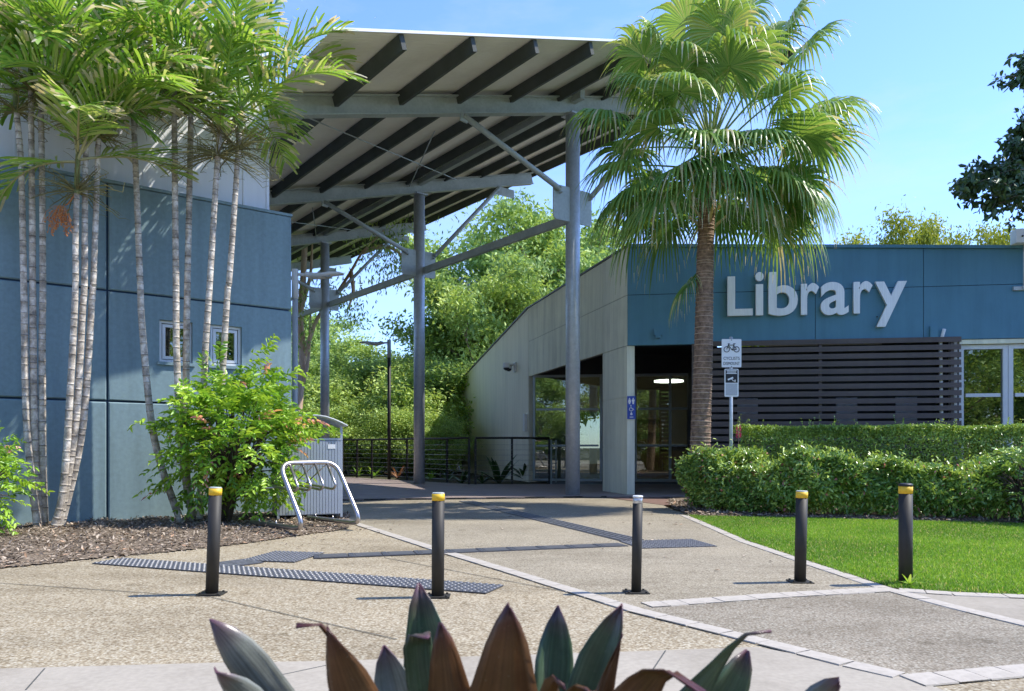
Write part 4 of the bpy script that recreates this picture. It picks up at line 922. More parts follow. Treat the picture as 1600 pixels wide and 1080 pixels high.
cane_palm('leftmost thin ringed palm stem of the left clump', [(26, 175), (33, 261), (37, 440), (41, 642), (50, 750), (59, 822)], 9.15, [(.0, 16, .5)], 1, 7, tone=.42)
cane_palm('second thin palm stem from left edge in the left clump', [(48, 140), (50, 300), (51, 440), (52, 553), (55, 709), (63, 822)], 9.2, [(.0, 14, .5)], 2, 7, tone=.45)
cane_palm('third palm stem from left, straight, with mottled white bark', [(64, 165), (66, 300), (67, 440), (66, 553), (67, 731), (70, 820)], 9.25, [(.05, 14, .45)], 3, 7, tone=.45)
cane_palm('leaning palm stem carrying an orange fruit cluster', [(120, 300), (118, 380), (118, 440), (113, 553), (100, 753), (84, 829)], 9.05, [(.0, 26, .5)], 4, 7, L=1.3, tone=.68, crownup=.5, fruit=(97, 345))
cane_palm('middle of the three right-leaning palm stems in the left clump', [(135, 190), (133, 300), (132, 440), (129, 487), (118, 664), (96, 802), (88, 828)], 9.15, [(.0, 18, .5)], 5, 7, tone=.5)
cane_palm('rightmost leaning palm stem of the left clump', [(154, 215), (150, 330), (146, 440), (144, 464), (129, 669), (98, 811), (93, 827)], 9.25, [(.0, 18, .5)], 6, 7, tone=.5)
cane_palm('bowed palm stem left of the wall windows', [(208, 163), (212, 261), (219, 440), (222, 509), (235.5, 651), (253, 731), (284, 808)], 9.9, [(.0, 16, .55)], 7, 8, .043, tone=.52)
cane_palm('palm stem crossing the middle of the left window', [(272, 125), (273, 250), (275, 440), (276, 553), (284, 704), (302, 808)], 10.0, [(-.1, 22, .6)], 8, 8, .043, tone=.46)
cane_palm('white speckled palm stem at right edge of the left window', [(299, 140), (296, 300), (293, 440), (291, 567), (291, 731), (303, 808)], 10.1, [(-.3, 18, .6)], 9, 8, .043, tone=.5)
cane_palm('dark streaked palm stem between the two wall windows', [(345, 190), (338, 277), (328, 440), (320, 567), (315, 731), (312, 808)], 9.95, [(-.45, 30, .72), (-.1, 14, .5)], 10, 8, .042, tone=.52)
cane_palm('palm stem in front of the right window, base hidden by shrub', [(374, 205), (366, 330), (358, 440), (355, 464), (342, 669), (333, 740), (330, 806)], 10.15, [(-.25, 26, .7)], 11, 8, .042, tone=.55)

# ================================================================== FAN PALM
fpx = 12.5; fb_ = P(1092, 800, fpx); fan = thing('fan_palm', 'tall fan palm with thick fibrous trunk and drooping crown before the blue fascia', 'palm', (fb_.x, fpx, .0))
rng = random.Random(5)
tp = [Vector((fb_.x-.02, fpx, -.02)), P(1094, 700, fpx), P(1099, 550, fpx), P(1101, 450, fpx), P(1103, 365, fpx), P(1110, 245, fpx)]
ringed_trunk('trunk', tp, .172, .118, .075, M['fantrunk'], fan, rng, .05, .02, 20, .03)
finv = mx(fan).inverted(); crown0 = tp[-1]
# old leaf bases
for k in range(26):
    az = k*2.4; z0 = crown0.z-1.25+k*.045; b = Vector((crown0.x-.06+(.05*k/26), fpx, z0)); d = Vector((math.cos(az), math.sin(az), .9)).normalized()
    st = Strips(); st.addtube([b+d*.06, b+d*.22, b+d*.42], [.05, .03, .018], .92+.05*rng.random(), 5); link('leaf_base', st.mesh('leaf_base', M['fanleaf'], finv), fan)
def fan_frond(org, az, el, pl, Rr, tone, drp=1.0, dry=.1, nseg=42, roll=0):
    st = Strips(); d = Vector((math.cos(az)*math.cos(el), math.sin(az)*math.cos(el), math.sin(el))); p = Vector(org); pts = [p.copy()]
    for i in range(8):
        p = p+d*(pl/8); d = (d+Vector((0, 0, -.045*drp))).normalized(); pts.append(p.copy())
    st.addtube(pts, [.020-.0012*i for i in range(9)], min(.84, tone+.15), 5)
    s = d.cross(Vector((0, 0, 1))); s = s.normalized() if s.length > .05 else Vector((1, 0, 0)); nv = s.cross(d)
    s, nv = s*math.cos(roll)+nv*math.sin(roll), nv*math.cos(roll)-s*math.sin(roll)
    rr = [.03, .2, .36, .5, .64, .78, .9, 1.0]; da = R(290)/nseg
    segs = []
    for k in range(nseg):
        a = (k-(nseg-1)/2)*da; ln = Rr*(1-.22*(abs(a)/R(145))**2)*rng.uniform(.9, 1.06); base = min(.84, max(0, rng.gauss(tone, .12))); isdry = rng.random() < dry; g_ = rng.uniform(.75, 1.3)*drp; sway = rng.uniform(-.05, .05)
        left, right, mid, vals = [], [], [], []
        for t in rr:
            hw_ = math.tan(da/2)*ln*min(t, .46)*(1 if t <= .5 else max(.05, (1-(t-.5)/.5*.93)))*1.05
            r_ = ln*t; dv_ = d*math.cos(a)+s*math.sin(a); tv = s*math.cos(a)-d*math.sin(a)
            cup = nv*(.16*ln*t*(1-t)); q = Vector(pts[-1])+dv_*r_+cup+tv*sway*max(0, t-.5)*ln
            dr_ = max(0, t-.4); q.z -= g_*ln*dr_**1.6*1.15; q -= dv_*(g_*ln*dr_**2*.45)
            pl_ = nv*hw_*.5
            left.append(q-tv*hw_-pl_*.6); mid.append(q+pl_*.6); right.append(q+tv*hw_-pl_*.6)
            vals.append((.9+.1*rng.random()) if (isdry and t > .45) or (t > .88 and rng.random() < .5) else base)
        st.add(left, mid, vals); st.add(mid, right, vals)
    return st
fr_spec = []
# (azimuth deg [0 = right, 270 = towards the camera], elevation, petiole, radius, tone, droop)
for az, el, pl, rr_, tn, dp in ((95, 80, 1.75, .95, .72, .8), (250, 78, 1.35, 1.0, .72, .9), (20, 66, 2.0, 1.0, .66, .9), (165, 68, 1.75, .95, .74, .9), (300, 62, 1.25, 1.0, .68, .9), (340, 48, 1.8, 1.0, .6, .8), (60, 50, 1.8, 1.0, .55, .8), (200, 44, 1.45, .95, .62, .9), (130, 45, 1.7, .95, .5, .9), (230, 52, 1.2, .9, .66, 1.0), (270, 88, 1.5, .95, .7, .9), (15, 35, 1.9, 1.05, .52, .6),
        (40, 72, 2.1, 1.05, .66, .8), (320, 74, 1.9, 1.05, .72, .8), (190, 58, 1.9, 1.0, .66, .9), (280, 50, 1.3, 1.0, .62, .9), (355, 60, 2.1, 1.05, .62, .8), (240, 36, 1.3, .95, .58, 1.0), (310, 34, 1.3, 1.0, .58, 1.0), (175, 32, 1.7, 1.0, .55, 1.0), (90, 62, 2.1, 1.05, .5, .9), (350, 34, 1.7, 1.05, .56, .9), (150, 56, 1.9, 1.0, .55, .9), (265, 66, 1.7, 1.05, .7, .9), (225, 70, 1.9, 1.0, .7, .9), (0, 22, 1.55, 1.0, .5, 1.0), (30, 15, 1.6, 1.0, .45, 1.1), (75, 20, 1.5, 1.0, .4, 1.1), (110, 15, 1.5, 1.0, .4, 1.1), (150, 20, 1.5, 1.0, .45, 1.1), (185, 16, 1.6, 1.0, .52, 1.1), (215, 18, 1.2, .95, .55, 1.1), (245, 15, 1.1, .95, .5, 1.2), (275, 18, 1.0, .95, .5, 1.2), (305, 15, 1.15, .95, .52, 1.2), (330, 20, 1.4, 1.0, .55, 1.1),
        (10, -8, 1.45, 1.0, .42, 1.3), (45, -12, 1.5, 1.0, .38, 1.3), (90, -10, 1.4, 1.0, .35, 1.3), (135, -12, 1.4, 1.0, .38, 1.3), (170, -8, 1.5, 1.0, .45, 1.3), (195, -18, 1.5, .95, .5, 1.3), (228, -14, 1.15, .95, .45, 1.3), (260, -15, 1.0, .9, .42, 1.4), (290, -18, 1.05, .9, .42, 1.4), (320, -14, 1.3, .95, .48, 1.3), (345, -20, 1.4, 1.0, .5, 1.4),
        (0, -35, 1.5, .95, .5, 1.4), (20, -38, 1.45, .95, .45, 1.4), (170, -38, 1.4, .95, .5, 1.4), (205, -40, 1.2, .9, .48, 1.4), (240, -42, .9, .85, .5, 1.4), (310, -42, 1.0, .9, .5, 1.4), (340, -38, 1.35, .95, .55, 1.4), (70, -35, 1.3, .95, .35, 1.4), (120, -38, 1.3, .95, .35, 1.4), (275, -45, .75, .85, .45, 1.4)):
    if az < 45 or az > 320: pl *= 1.15
    tn = min(.82, tn+.08)
    if el < 25: el = el*.72+4; pl *= .92; dp *= .78
    az_ = R(az+rng.uniform(-8, 8)); org = crown0+Vector((0, 0, rng.uniform(-.35, .1) if el < 40 else rng.uniform(0, .25)))
    st = fan_frond(org, az_, R(el+rng.uniform(-5, 5)), pl*rng.uniform(.92, 1.08), rr_, tn, dp, .05 if el > 30 else (.12 if el > -25 else .28), roll=rng.uniform(-.35, .35))
    link('frond', st.mesh('frond', M['fanleaf'], finv), fan)
hb_ = P(1092, 428, fpx+.2)
o = link('hanging_frond', fan_frond(hb_, R(185), R(-35), .25, .62, .5, 1.2, .35).mesh('frond', M['fanleaf'], finv), fan)

# ================================================================== SHRUBS AND HEDGES
def twig_leaves(rng, Pb, D, nleaf, tl, ll, lw, tonefn):
    """compound twigs: pairs of leaflets along each twig -> arrays"""
    n = len(Pb); t = (np.arange(nleaf)//2+.6)/(nleaf/2); sg = np.where(np.arange(nleaf) % 2, 1, -1)
    S = nrm(np.cross(D, rdir(rng, n)*.5+np.array([0, 0, 1]))); U = np.cross(S, D)
    B = Pb[:, None]+D[:, None]*(tl[:, None]*t[None])[..., None]; B[..., 2] -= (tl[:, None]*t[None]**2)*.28
    LD = nrm(D[:, None]*.55+S[:, None]*(sg[None, :, None])*.8+rng.normal(size=(n, nleaf, 3))*.22); LD[..., 2] -= .25
    NN = U[:, None]+rng.normal(size=(n, nleaf, 3))*.35
    L = ll*rng.uniform(.7, 1.2, (n, nleaf))
    v = np.clip(tonefn(n)[:, None]+rng.normal(size=(n, nleaf))*.1, 0, .84)
    return B.reshape(-1, 3), LD.reshape(-1, 3), NN.reshape(-1, 3), L.ravel(), L.ravel()*lw, v
def shrub(name, label, c, rx, ry, rz_, ntw, seed, mat, pink=.04, ll=.085, base=None, extra=(), cat='shrub', tl0=.28, sub=True):
    rng = np.random.default_rng(seed); pr = random.Random(seed)
    root = thing(name, label, cat, base); inv = mx(root).inverted(); off = np.array(root.location)
    U = rdir(rng, ntw); U[:, 2] = np.where(rng.random(ntw) < .4, -np.abs(U[:, 2])*.9, np.abs(U[:, 2])); U = nrm(U)
    lump = 1+.16*np.sin(U[:, 0]*5+seed)+.14*np.sin(U[:, 2]*7+U[:, 1]*4)
    rad = rng.uniform(.35, 1.0, ntw)**.55*lump
    Pb = np.array(c)+U*rad[:, None]*np.array([rx, ry, rz_]); D = nrm(U*.8+rng.normal(size=U.shape)*.45+np.array([0, 0, .15]))
    for ex in extra: Pb = np.r_[Pb, ex[0]]; D = np.r_[D, ex[1]]
    n = len(Pb); tl = rng.uniform(.7, 1.3, n)*tl0
    tone = lambda k: rng.normal(.56, .2, k)
    B, LD, NN, L, W_, v = twig_leaves(rng, Pb, D, 10, tl, ll, .40, tone)
    pk = rng.random(n) < pink; v[pk] = rng.uniform(.9, 1.0, (pk.sum(), 10)); v = v.ravel()
    fo = link('foliage', leaves('foliage', B-off, LD, NN, L, W_, v, M[mat]), root); fo['kind'] = 'stuff'
    mb = MB(); b0 = Vector(base)
    for k in range(0, n, max(1, n//90)):
        e = Vector(Pb[k]); m1 = b0.lerp(Vector(c), .4)+Vector((pr.uniform(-.1, .1), pr.uniform(-.1, .1), 0))
        mb.tube(bez(b0+Vector((pr.uniform(-.05, .05), pr.uniform(-.05, .05), 0)), m1, Vector(c).lerp(e, .4), e, 6), [.02, .018, .015, .012, .01, .007, .004], 5)
    mb.tube([b0, b0.lerp(Vector(c), .5), Vector(c)], [.045, .035, .02], 8)
    mb.build('stems', M['twig'], root, world=True); return root
rs = np.random.default_rng(21)
def spray_pts(a, b, n, jit=.05):
    t = np.linspace(0, 1, n)[:, None]; p = np.array(a)*(1-t)+np.array(b)*t+rs.normal(size=(n, 3))*jit; p[:, 2] += (t*(1-t))[:, 0]*.25
    d = nrm(np.repeat((np.array(b)-np.array(a))[None], n, 0)+rs.normal(size=(n, 3))*.2); return p, d
sc_ = P(372, 690, 9.75)
shrub('pinnate_shrub', 'bright green bushy shrub with pink new leaves below the wall windows', tuple(sc_), .72, .55, .80, 720, 5, 'shrubleaf', .035, .095, (P(352, 806, 9.9).x, 9.9, .05),
      [spray_pts(P(360, 600, 9.8), P(415, 548, 9.8), 7, .02), spray_pts(P(420, 610, 9.7), P(452, 585, 9.7), 6, .03), spray_pts(P(300, 650, 9.8), P(252, 655, 9.8), 10, .05), spray_pts(P(330, 620, 9.9), P(335, 555, 9.9), 8, .06), spray_pts(P(280, 740, 9.9), P(255, 760, 9.9), 8, .06), spray_pts(P(440, 670, 9.6), P(492, 668, 9.6), 12, .06), spray_pts(P(430, 760, 9.6), P(452, 770, 9.5), 8, .06)])
shrub('pinnate_shrub', 'bright green shrub cut off at the left edge, before the palm clump', tuple(P(-38, 755, 8.3)), .44, .38, .58, 240, 8, 'shrubleaf', .01, .075, (P(-60, 850, 8.3).x, 8.3, .05), cat='shrub', tl0=.22)
def hedge(name, label, line, depth, hfn, nl, seed, mat, ll, lw, rough=.07, z0=.05, sprigs=0):
    """line: front foot points; leaves fill a lumpy rounded box behind it"""
    rng = np.random.default_rng(seed); root = thing(name, label, 'hedge', line[0]); off = np.array(root.location)
    line = [np.array(p[:2]) for p in line]; seg = np.array([np.linalg.norm(b-a) for a, b in zip(line, line[1:])]); cum = np.r_[0, np.cumsum(seg)]; tot = cum[-1]
    s = rng.uniform(0, tot, nl); i = np.clip(np.searchsorted(cum, s)-1, 0, len(seg)-1); f = (s-cum[i])/seg[i]
    A = np.array(line)[i]; Bb = np.array(line)[i+1]; p = A+(Bb-A)*f[:, None]; d = nrm(Bb-A); nb = np.c_[-d[:, 1], d[:, 0]]
    h = np.array([hfn(x) for x in s])
    lump = rough*(np.sin(s*4.1+seed)+np.sin(s*9.7+1.3)*.6+np.sin(s*2.2+2)*.8)
    face = rng.random(nl); ins = rng.random(nl)**2.2*.22
    t = rng.random(nl)                      # position round the section: front (0-.5), top (.5-.92), back
    z = np.where(face < .55, z0+(h-z0)*t**.85, np.where(face < .93, h-.02, z0+(h-z0)*t)); y = np.where(face < .55, 0, np.where(face < .93, t*depth, depth))
    lum2 = rough*1.3*np.sin(z*7+s*3.3)*np.sin(s*5.9+z*2)
    cr = .12*np.clip((z-h+.25)/.25, 0, 1)*(face < .55)
    y = y+np.where(face < .55, ins+lum2+cr-.02+.18*np.clip((.35-z)/.35, 0, 1)*rough/.07, np.where(face < .93, 0, -ins)); z = z-np.where((face >= .55) & (face < .93), ins*.8, 0)+lump*np.clip(z/h, 0, 1)
    O = np.where((face < .55)[:, None], np.c_[-nb, np.full(nl, .35)], np.where((face < .93)[:, None], np.c_[-nb*.15, np.ones(nl)], np.c_[nb, np.full(nl, .3)]))
    Pp = np.c_[p+nb*y[:, None], np.maximum(z, .04)]
    D = nrm(O*.5+rng.normal(size=(nl, 3))*.7); NN = O*.9+rng.normal(size=(nl, 3))*.55+np.array([0, 0, .5]); L = rng.uniform(.5, 1.45, nl)*ll
    v = np.clip(rng.normal(.56, .22, nl)+.12*np.sin(s*2.7+z*5), 0, .92); br = rng.random(nl) < .02; v[br] = 1
    if sprigs:
        ns = sprigs; ss = rng.integers(0, nl, ns); 
        k = 6; ba = Pp[ss]+np.array([0, 0, .02]); dd = nrm(O[ss]+rng.normal(size=(ns, 3))*.35+np.array([0, 0, .4])); tt = np.linspace(.1, 1, k)
        q = (ba[:, None]+dd[:, None]*(tt[None, :, None]*rng.uniform(.08, .2, (ns, 1, 1)))).reshape(-1, 3); D2 = nrm(np.repeat(dd, k, 0)*.5+rng.normal(size=(ns*k, 3))*.7)
        Pp = np.r_[Pp, q]; D = np.r_[D, D2]; NN = np.r_[NN, rng.normal(size=(ns*k, 3))*.4+np.array([0, 0, 1])]; L = np.r_[L, rng.uniform(.7, 1.2, ns*k)*ll]; v = np.r_[v, np.clip(rng.normal(.75, .12, ns*k), 0, .92)]
    fo = link('foliage', leaves('foliage', Pp-off, D, NN, L, L*lw, v, M[mat]), root); fo['kind'] = 'stuff'
    mb = MB(); pr = random.Random(seed)
    for k in range(int(tot*9)):
        s_q = pr.uniform(0, tot); i_ = min(len(seg)-1, int(np.searchsorted(cum, s_q)-1)) if s_q > 0 else 0; f_ = (s_q-cum[i_])/seg[i_]; b = line[i_]+(line[i_+1]-line[i_])*f_; dd = (line[i_+1]-line[i_])/seg[i_]; nb_ = np.array([-dd[1], dd[0]])
        e = b+nb_*pr.uniform(.2, depth*.8); hh = hfn(s_q)
        mb.tube([(e[0], e[1], .0), (e[0]+pr.uniform(-.1, .1), e[1]-.05, hh*.4), (e[0]+pr.uniform(-.3, .3), e[1]+pr.uniform(-.2, .2), hh*.85)], [.014, .011, .005], 5)
    mb.build('stems', M['twig'], root, world=True)
    return root
fh = [G(1062, 797), G(1110, 803), Vector((4.1, 10.85, 0)), Vector((5.4, 10.55, 0)), Vector((6.5, 10.3, 0)), Vector((7.6, 10.0, 0))]
hedge('loose_hedge', 'loose glossy leafed hedge in front, bordering the lawn', fh, 1.15, lambda s: .80+.04*math.sin(s*1.3)+.04*math.sin(s*3.1)-.10*max(0, 1-s/.35), 46000, 31, 'hedgeleaf', .066, .42, .085, .06, 520)
bh = [Vector((P(1158, 700, 13.3).x, 13.3, 0)), Vector((6.5, 13.0, 0)), Vector((9.4, 12.6, 0))]
hedge('trimmed_hedge', 'neatly trimmed taller hedge behind, under the slatted screen and windows', bh, .8, lambda s: 1.37, 62000, 33, 'trimleaf', .040, .5, .012, .1, 120)
shrub('small_shrub', 'dark green low shrub at right frame edge beside the lawn', tuple(P(1606, 752, 10.0)), .32, .4, .42, 150, 44, 'hedgeleaf', 0, .08, (P(1608, 815, 10.0).x, 10.0, .02), tl0=.2)
# red flower spike by the sign post
fsp = P(1154, 676, 12.3); fs = thing('flower_spike', 'magenta flower spike standing beside the sign post', 'flower', (fsp.x, 12.3, .05)); st = Strips()
for k in range(60):
    a = random.uniform(0, 6.28); z = random.uniform(.0, .2); q = Vector((fsp.x+.02*math.cos(a), 12.3+.02*math.sin(a), fsp.z-.1+z)); st.add([q, q+Vector((.02*math.cos(a), .02*math.sin(a), .015))], [q+Vector((0, 0, .02)), q+Vector((.03*math.cos(a), .03*math.sin(a), .03))], random.random())
link('petals', st.mesh('petals', M['magenta'], mx(fs).inverted()), fs); MB().tube([(0, 0, 0), (0, 0, fsp.z)], .006, 5).build('stalk', M['twig'], fs)
# weed at the foot of the grass bollard
def rosette(name, label, loc, n, L, W_, mat, seed, cat='plant', up=.8, group=None):
    rng = random.Random(seed); root = thing(name, label, cat, loc, 0, group)
    for i in range(n):
        az = i*2.4+rng.uniform(-.3, .3); el = R(rng.uniform(25, 80))*up; d = Vector((math.cos(az)*math.cos(el), math.sin(az)*math.cos(el), math.sin(el))); p = Vector((0, 0, .01)); s = Vector((-math.sin(az), math.cos(az), 0)); l = L*rng.uniform(.7, 1.1); left, right = [], []
        for j in range(8):
            t = j/7; ww = W_*math.sin(math.pi*min(1, .12+t*.88))*.5+.002; left.append(p-s*ww); right.append(p+s*ww); p = p+d*l/7; d = (d+Vector((0, 0, -.16*t-.03))).normalized()
        st = Strips(); st.add(left, right, rng.random()); link('leaf', st.mesh('leaf', M[mat], None, True), root)
wp = G(1413, 915); rosette('weed', 'tuft of weed at the foot of the grass bollard', (wp.x-.0, wp.y-.07, .01), 9, .11, .016, 'grass', 3)
for (x, y, n_, L_, W_, mt, lb) in ((780, 757, 16, .95, .15, 'strap', 'broad strap leaved plant by the cream wall, behind the railing'), (822, 752, 12, .95, .14, 'strap', 'dark broad leaved plant at the glass front corner'), (722, 757, 14, .55, .09, 'strap', 'low dark strappy plant at the railing corner'), (754, 757, 12, .5, .08, 'strap', 'low strappy plant between railing corner and cream wall'), (622, 749, 22, .62, .035, 'redstrap', 'reddish spiky plant beside the dark lamp pole'), (700, 752, 14, .45, .06, 'strap', 'low green tuft behind the middle railing posts'), (585, 746, 14, .5, .05, 'grass', 'light green grassy tuft left of the dark lamp pole'), (560, 745, 12, .45, .05, 'grass', 'light green grassy tuft behind the left railing posts'), (672, 751, 14, .4, .05, 'grass', 'light green grassy tuft right of the middle column')):
    p = G(x, y); p = p*(1.035); p.z = -.02; rosette('strap_plant', lb, p, n_, L_, W_, mt, int(x))

# ================================================================== TREES
def tree_skeleton(seed, H, spread, clear, nlimb, lean=0.0, levels=2):
    rng = random.Random(seed); polys = []; tips = []
    tr = [Vector((0, 0, 0))]; d = Vector((rng.uniform(-.1, .1)+lean, rng.uniform(-.1, .1), 1)).normalized(); n = 9
    for i in range(n):
        tr.append(tr[-1]+d*(H*.9/n)); d = (d+Vector((rng.uniform(-.13, .13), rng.uniform(-.13, .13), .08))).normalized()
    polys.append((tr, [H*.018*(1-.85*i/n) for i in range(n+1)])); tips.append(tr[-1])
    def limb(b, d, l, r, lev):
        pts = [b]; n = 5
        for i in range(n):
            pts.append(pts[-1]+d*(l/n)); d = (d+Vector((rng.uniform(-.25, .25), rng.uniform(-.25, .25), rng.uniform(-.12, .2)))).normalized()
        polys.append((pts, [max(.006, r*(1-.8*i/n)) for i in range(n+1)])); tips.append(pts[-1]); tips.append(pts[3])
        if lev > 0:
            for k in range(3):
                q = pts[rng.randint(2, 5)]; dd = (d+Vector((rng.uniform(-1, 1), rng.uniform(-1, 1), rng.uniform(-.35, .6)))).normalized(); limb(q, dd, l*rng.uniform(.4, .6), r*.5, lev-1)
    for k in range(nlimb):
        f = clear+(1-clear)*(k+.5)/nlimb; q = f*n; i = min(n-1, int(q)); b = tr[i].lerp(tr[i+1], q-i); az = k*2.4+rng.uniform(-.4, .4)
        limb(b, Vector((math.cos(az), math.sin(az), rng.uniform(.1, .8))).normalized(), spread*(1.1-.55*abs(f-.5)*1.6)*rng.uniform(.75, 1.15), H*.009*(1.2-f*.7), levels-1)
    return polys, tips
def tree_meshes(seed, H, spread, clear, nlimb, nleaf, ll, lw, mat, bark, sig=.42, droop=.5):
    polys, tips = tree_skeleton(seed, H, spread, clear, nlimb); rng = np.random.default_rng(seed)
    mb = MB()
    for p, r in polys: mb.tube(p, r, 7 if r[0] > .05 else 4, 0, False)
    T = np.array([tuple(t) for t in tips]); k = rng.integers(0, len(T), nleaf); tw = rng.normal(.5, .2, len(T))
    P_ = T[k]+rng.normal(size=(nleaf, 3))*np.array([1, 1, .62])*sig
    D = rdir(rng, nlea) if False else nrm(rng.normal(size=(nleaf, 3))+np.array([0, 0, -droop])); NN = rng.normal(size=(nleaf, 3))+np.array([0, 0, .6])
    L = rng.uniform(.6, 1.3, nleaf)*ll; v = np.clip(tw[k]+rng.normal(size=nleaf)*.13, 0, 1)
    return mb.mesh('trunk', M[bark]), leaves('crown', P_, D, NN, L, L*lw, v, M[mat], False, .1, .1)
TV = [tree_meshes(101, 10, 2.9, .18, 17, 24000, .23, .42, 'gumleaf', 'bark', .40), tree_meshes(202, 10, 2.5, .12, 19, 24000, .22, .45, 'gumleaf', 'bark', .38), tree_meshes(303, 10, 3.3, .25, 15, 22000, .24, .4, 'gumleaf', 'bark', .44)]
YV = [tree_meshes(404, 10, 3.2, .35, 14, 22000, .22, .45, 'yellowleaf', 'bark', .45)]
UV = [tree_meshes(505, 2.5, 1.0, .05, 12, 14000, .10, .45, 'gumleaf', 'bark', .24), tree_meshes(606, 2.5, 1.2, .05, 12, 14000, .11, .4, 'gumleaf', 'bark', .27)]
def plant_tree(name, label, px, ytop, d, var, cat='tree', group=None, Hm=10.0, wide=1.0, rz=0, x=None):
    tp_ = P(px, ytop, d); sz = tp_.z/(Hm*1.02); t = thing(name, label, cat, (tp_.x if x is None else x, d, -.05), rz, group); t.scale = (sz*wide, sz*wide, sz)
    a = link('trunk', var[0], t); b = link('crown', var[1], t); b['kind'] = 'stuff' if False else None if False else 'stuff'
    return t
LBS = {1: 'broad gum tree left of the tallest one, behind the cream wall', 2: 'gum tree right of the tallest one, rising behind the side cladding', 3: 'gum tree just right of the middle column, below the tie beam', 12: 'near gum tree crowding the sloping edge of the cream wall', 13: 'gum tree glimpsed between blue wall corner and grey lamp pole', 14: 'gum tree peeking over the pale side cladding beside the fan palm'}
LBL = 'leafy gum tree in the dense wood behind the deck railing'; GRP = 'gum trees behind the deck'
for i, (px, yt, d, vi, wd) in enumerate(((838, 318, 37, 0, 1.0), (765, 392, 35, 2, 1.05), (900, 350, 42, 1, 1.0), (712, 480, 36, 1, 1.0), (668, 560, 33, 0, 1.3), (600, 540, 36, 2, 1.5), (548, 590, 34, 1, 1.6), (505, 560, 40, 0, 1.5), (470, 540, 44, 2, 1.5), (640, 560, 52, 0, 1.2), (560, 560, 55, 1, 1.4), (740, 440, 50, 2, .9), (800, 400, 41, 1, .9), (430, 480, 50, 0, 1.4), (960, 400, 46, 2, 1.0))):
    if i == 0: lb = 'tallest gum tree with airy crown, rising right of the middle column'
    elif i == 5: lb = 'low grey green gum tree just behind the dark lamp pole'
    else: lb = LBS.get(i, LBL)
    plant_tree('gum_tree', lb, px, yt, d, TV[vi], 'tree', GRP, 10, wd, i*1.3)
for i, (px, yt, d, wd) in enumerate(((545, 672, 29, 1.5), (575, 660, 30, 1.4), (612, 668, 28.5, 1.5), (640, 650, 29, 1.4), (668, 650, 28, 1.2), (688, 668, 27, 1.1), (520, 650, 32, 1.6), (490, 640, 31, 1.6), (590, 610, 33, 1.5), (535, 610, 35, 1.5), (655, 590, 32, 1.4), (675, 590, 33, 1.2), (470, 620, 36, 1.6))):
    plant_tree('understorey_bush', 'leafy bush in the thick undergrowth behind the deck railing', px, yt, d, UV[i % 2], 'bush', 'undergrowth bushes behind the deck', 2.5, wd, i*1.7)
for i, (px, yt, d, lb) in enumerate(((1425, 356, 40, 'rounded yellow green treetop above the right half of the fascia'), (1560, 358, 37, 'yellow green treetop at the far right above the fascia'), (1345, 380, 44, 'small yellow green treetop beside the fan palm crown'), (1185, 412, 48, 'thin treetop barely showing above the fascia behind the palm'), (1650, 345, 40, 'yellow green treetop cut off by the right frame edge'))):
    plant_tree('yellow_green_tree', lb, px, yt, d, YV[0], 'tree', 'treetops behind the library roof', 10, .62, i*2.1)
# leaning pale gum beyond the canopy
gum = thing('pale_gum', 'pale barked gum with orange streaks leaning beside the grey lamp pole', 'tree', (P(462, 750, 28).x, 28, -.05)); gi = mx(gum).inverted()
mb = MB(); tk = smooth_path([P(462, 752, 28), P(465, 650, 28), P(473, 560, 28), P(469, 500, 28), P(474, 430, 28), P(478, 300, 28), P(470, 150, 28)], 5); mb.tube(tk, [.17-.003*i for i in range(len(tk))], 10)
brs = [[P(474, 560, 28), P(495, 500, 27.8), P(520, 468, 27.6), P(548, 425, 27.4), P(566, 395, 27.3), P(600, 360, 27)], [P(472, 480, 28), P(485, 430, 28), P(488, 380, 28)], [P(473, 600, 28), P(482, 560, 27.8), P(486, 470, 27.5)], [P(566, 395, 27.3), P(600, 385, 27.2), P(628, 400, 27), P(630, 430, 27)], [P(548, 425, 27.4), P(552, 455, 27.2), P(545, 480, 27)]]
for b in brs: q = smooth_path(b, 5); mb.tube(q, [.075*(1-.8*i/len(q))+.012 for i in range(len(q))], 7)
mb.build('trunk', M['palebark'], gum, world=True)
rng = np.random.default_rng(77); cl = [(612, 385, 26, .5), (630, 400, 20, .4), (590, 392, 20, .5), (606, 372, 22, .5), (628, 425, 12, .3), (598, 430, 14, .4), (545, 470, 14, .35), (538, 455, 12, .4), (552, 490, 10, .3), (465, 480, 18, .5), (482, 520, 16, .4), (490, 450, 10, .4), (478, 200, 60, 2.0), (640, 330, 30, .8)]
PP = np.concatenate([np.array(P(a, b, 27.3))+rng.normal(size=(n_*9, 3))*np.array([1, 1, .8])*s_ for a, b, n_, s_ in cl]); n = len(PP)
fo = link('crown', leaves('crown', PP-np.array(gum.location), nrm(rng.normal(size=(n, 3))*.6+np.array([0, 0, -1])), rng.normal(size=(n, 3)), rng.uniform(.12, .26, n), .055, rng.random(n), M['gumleaf'], False, .1, .1), gum); fo['kind'] = 'stuff'
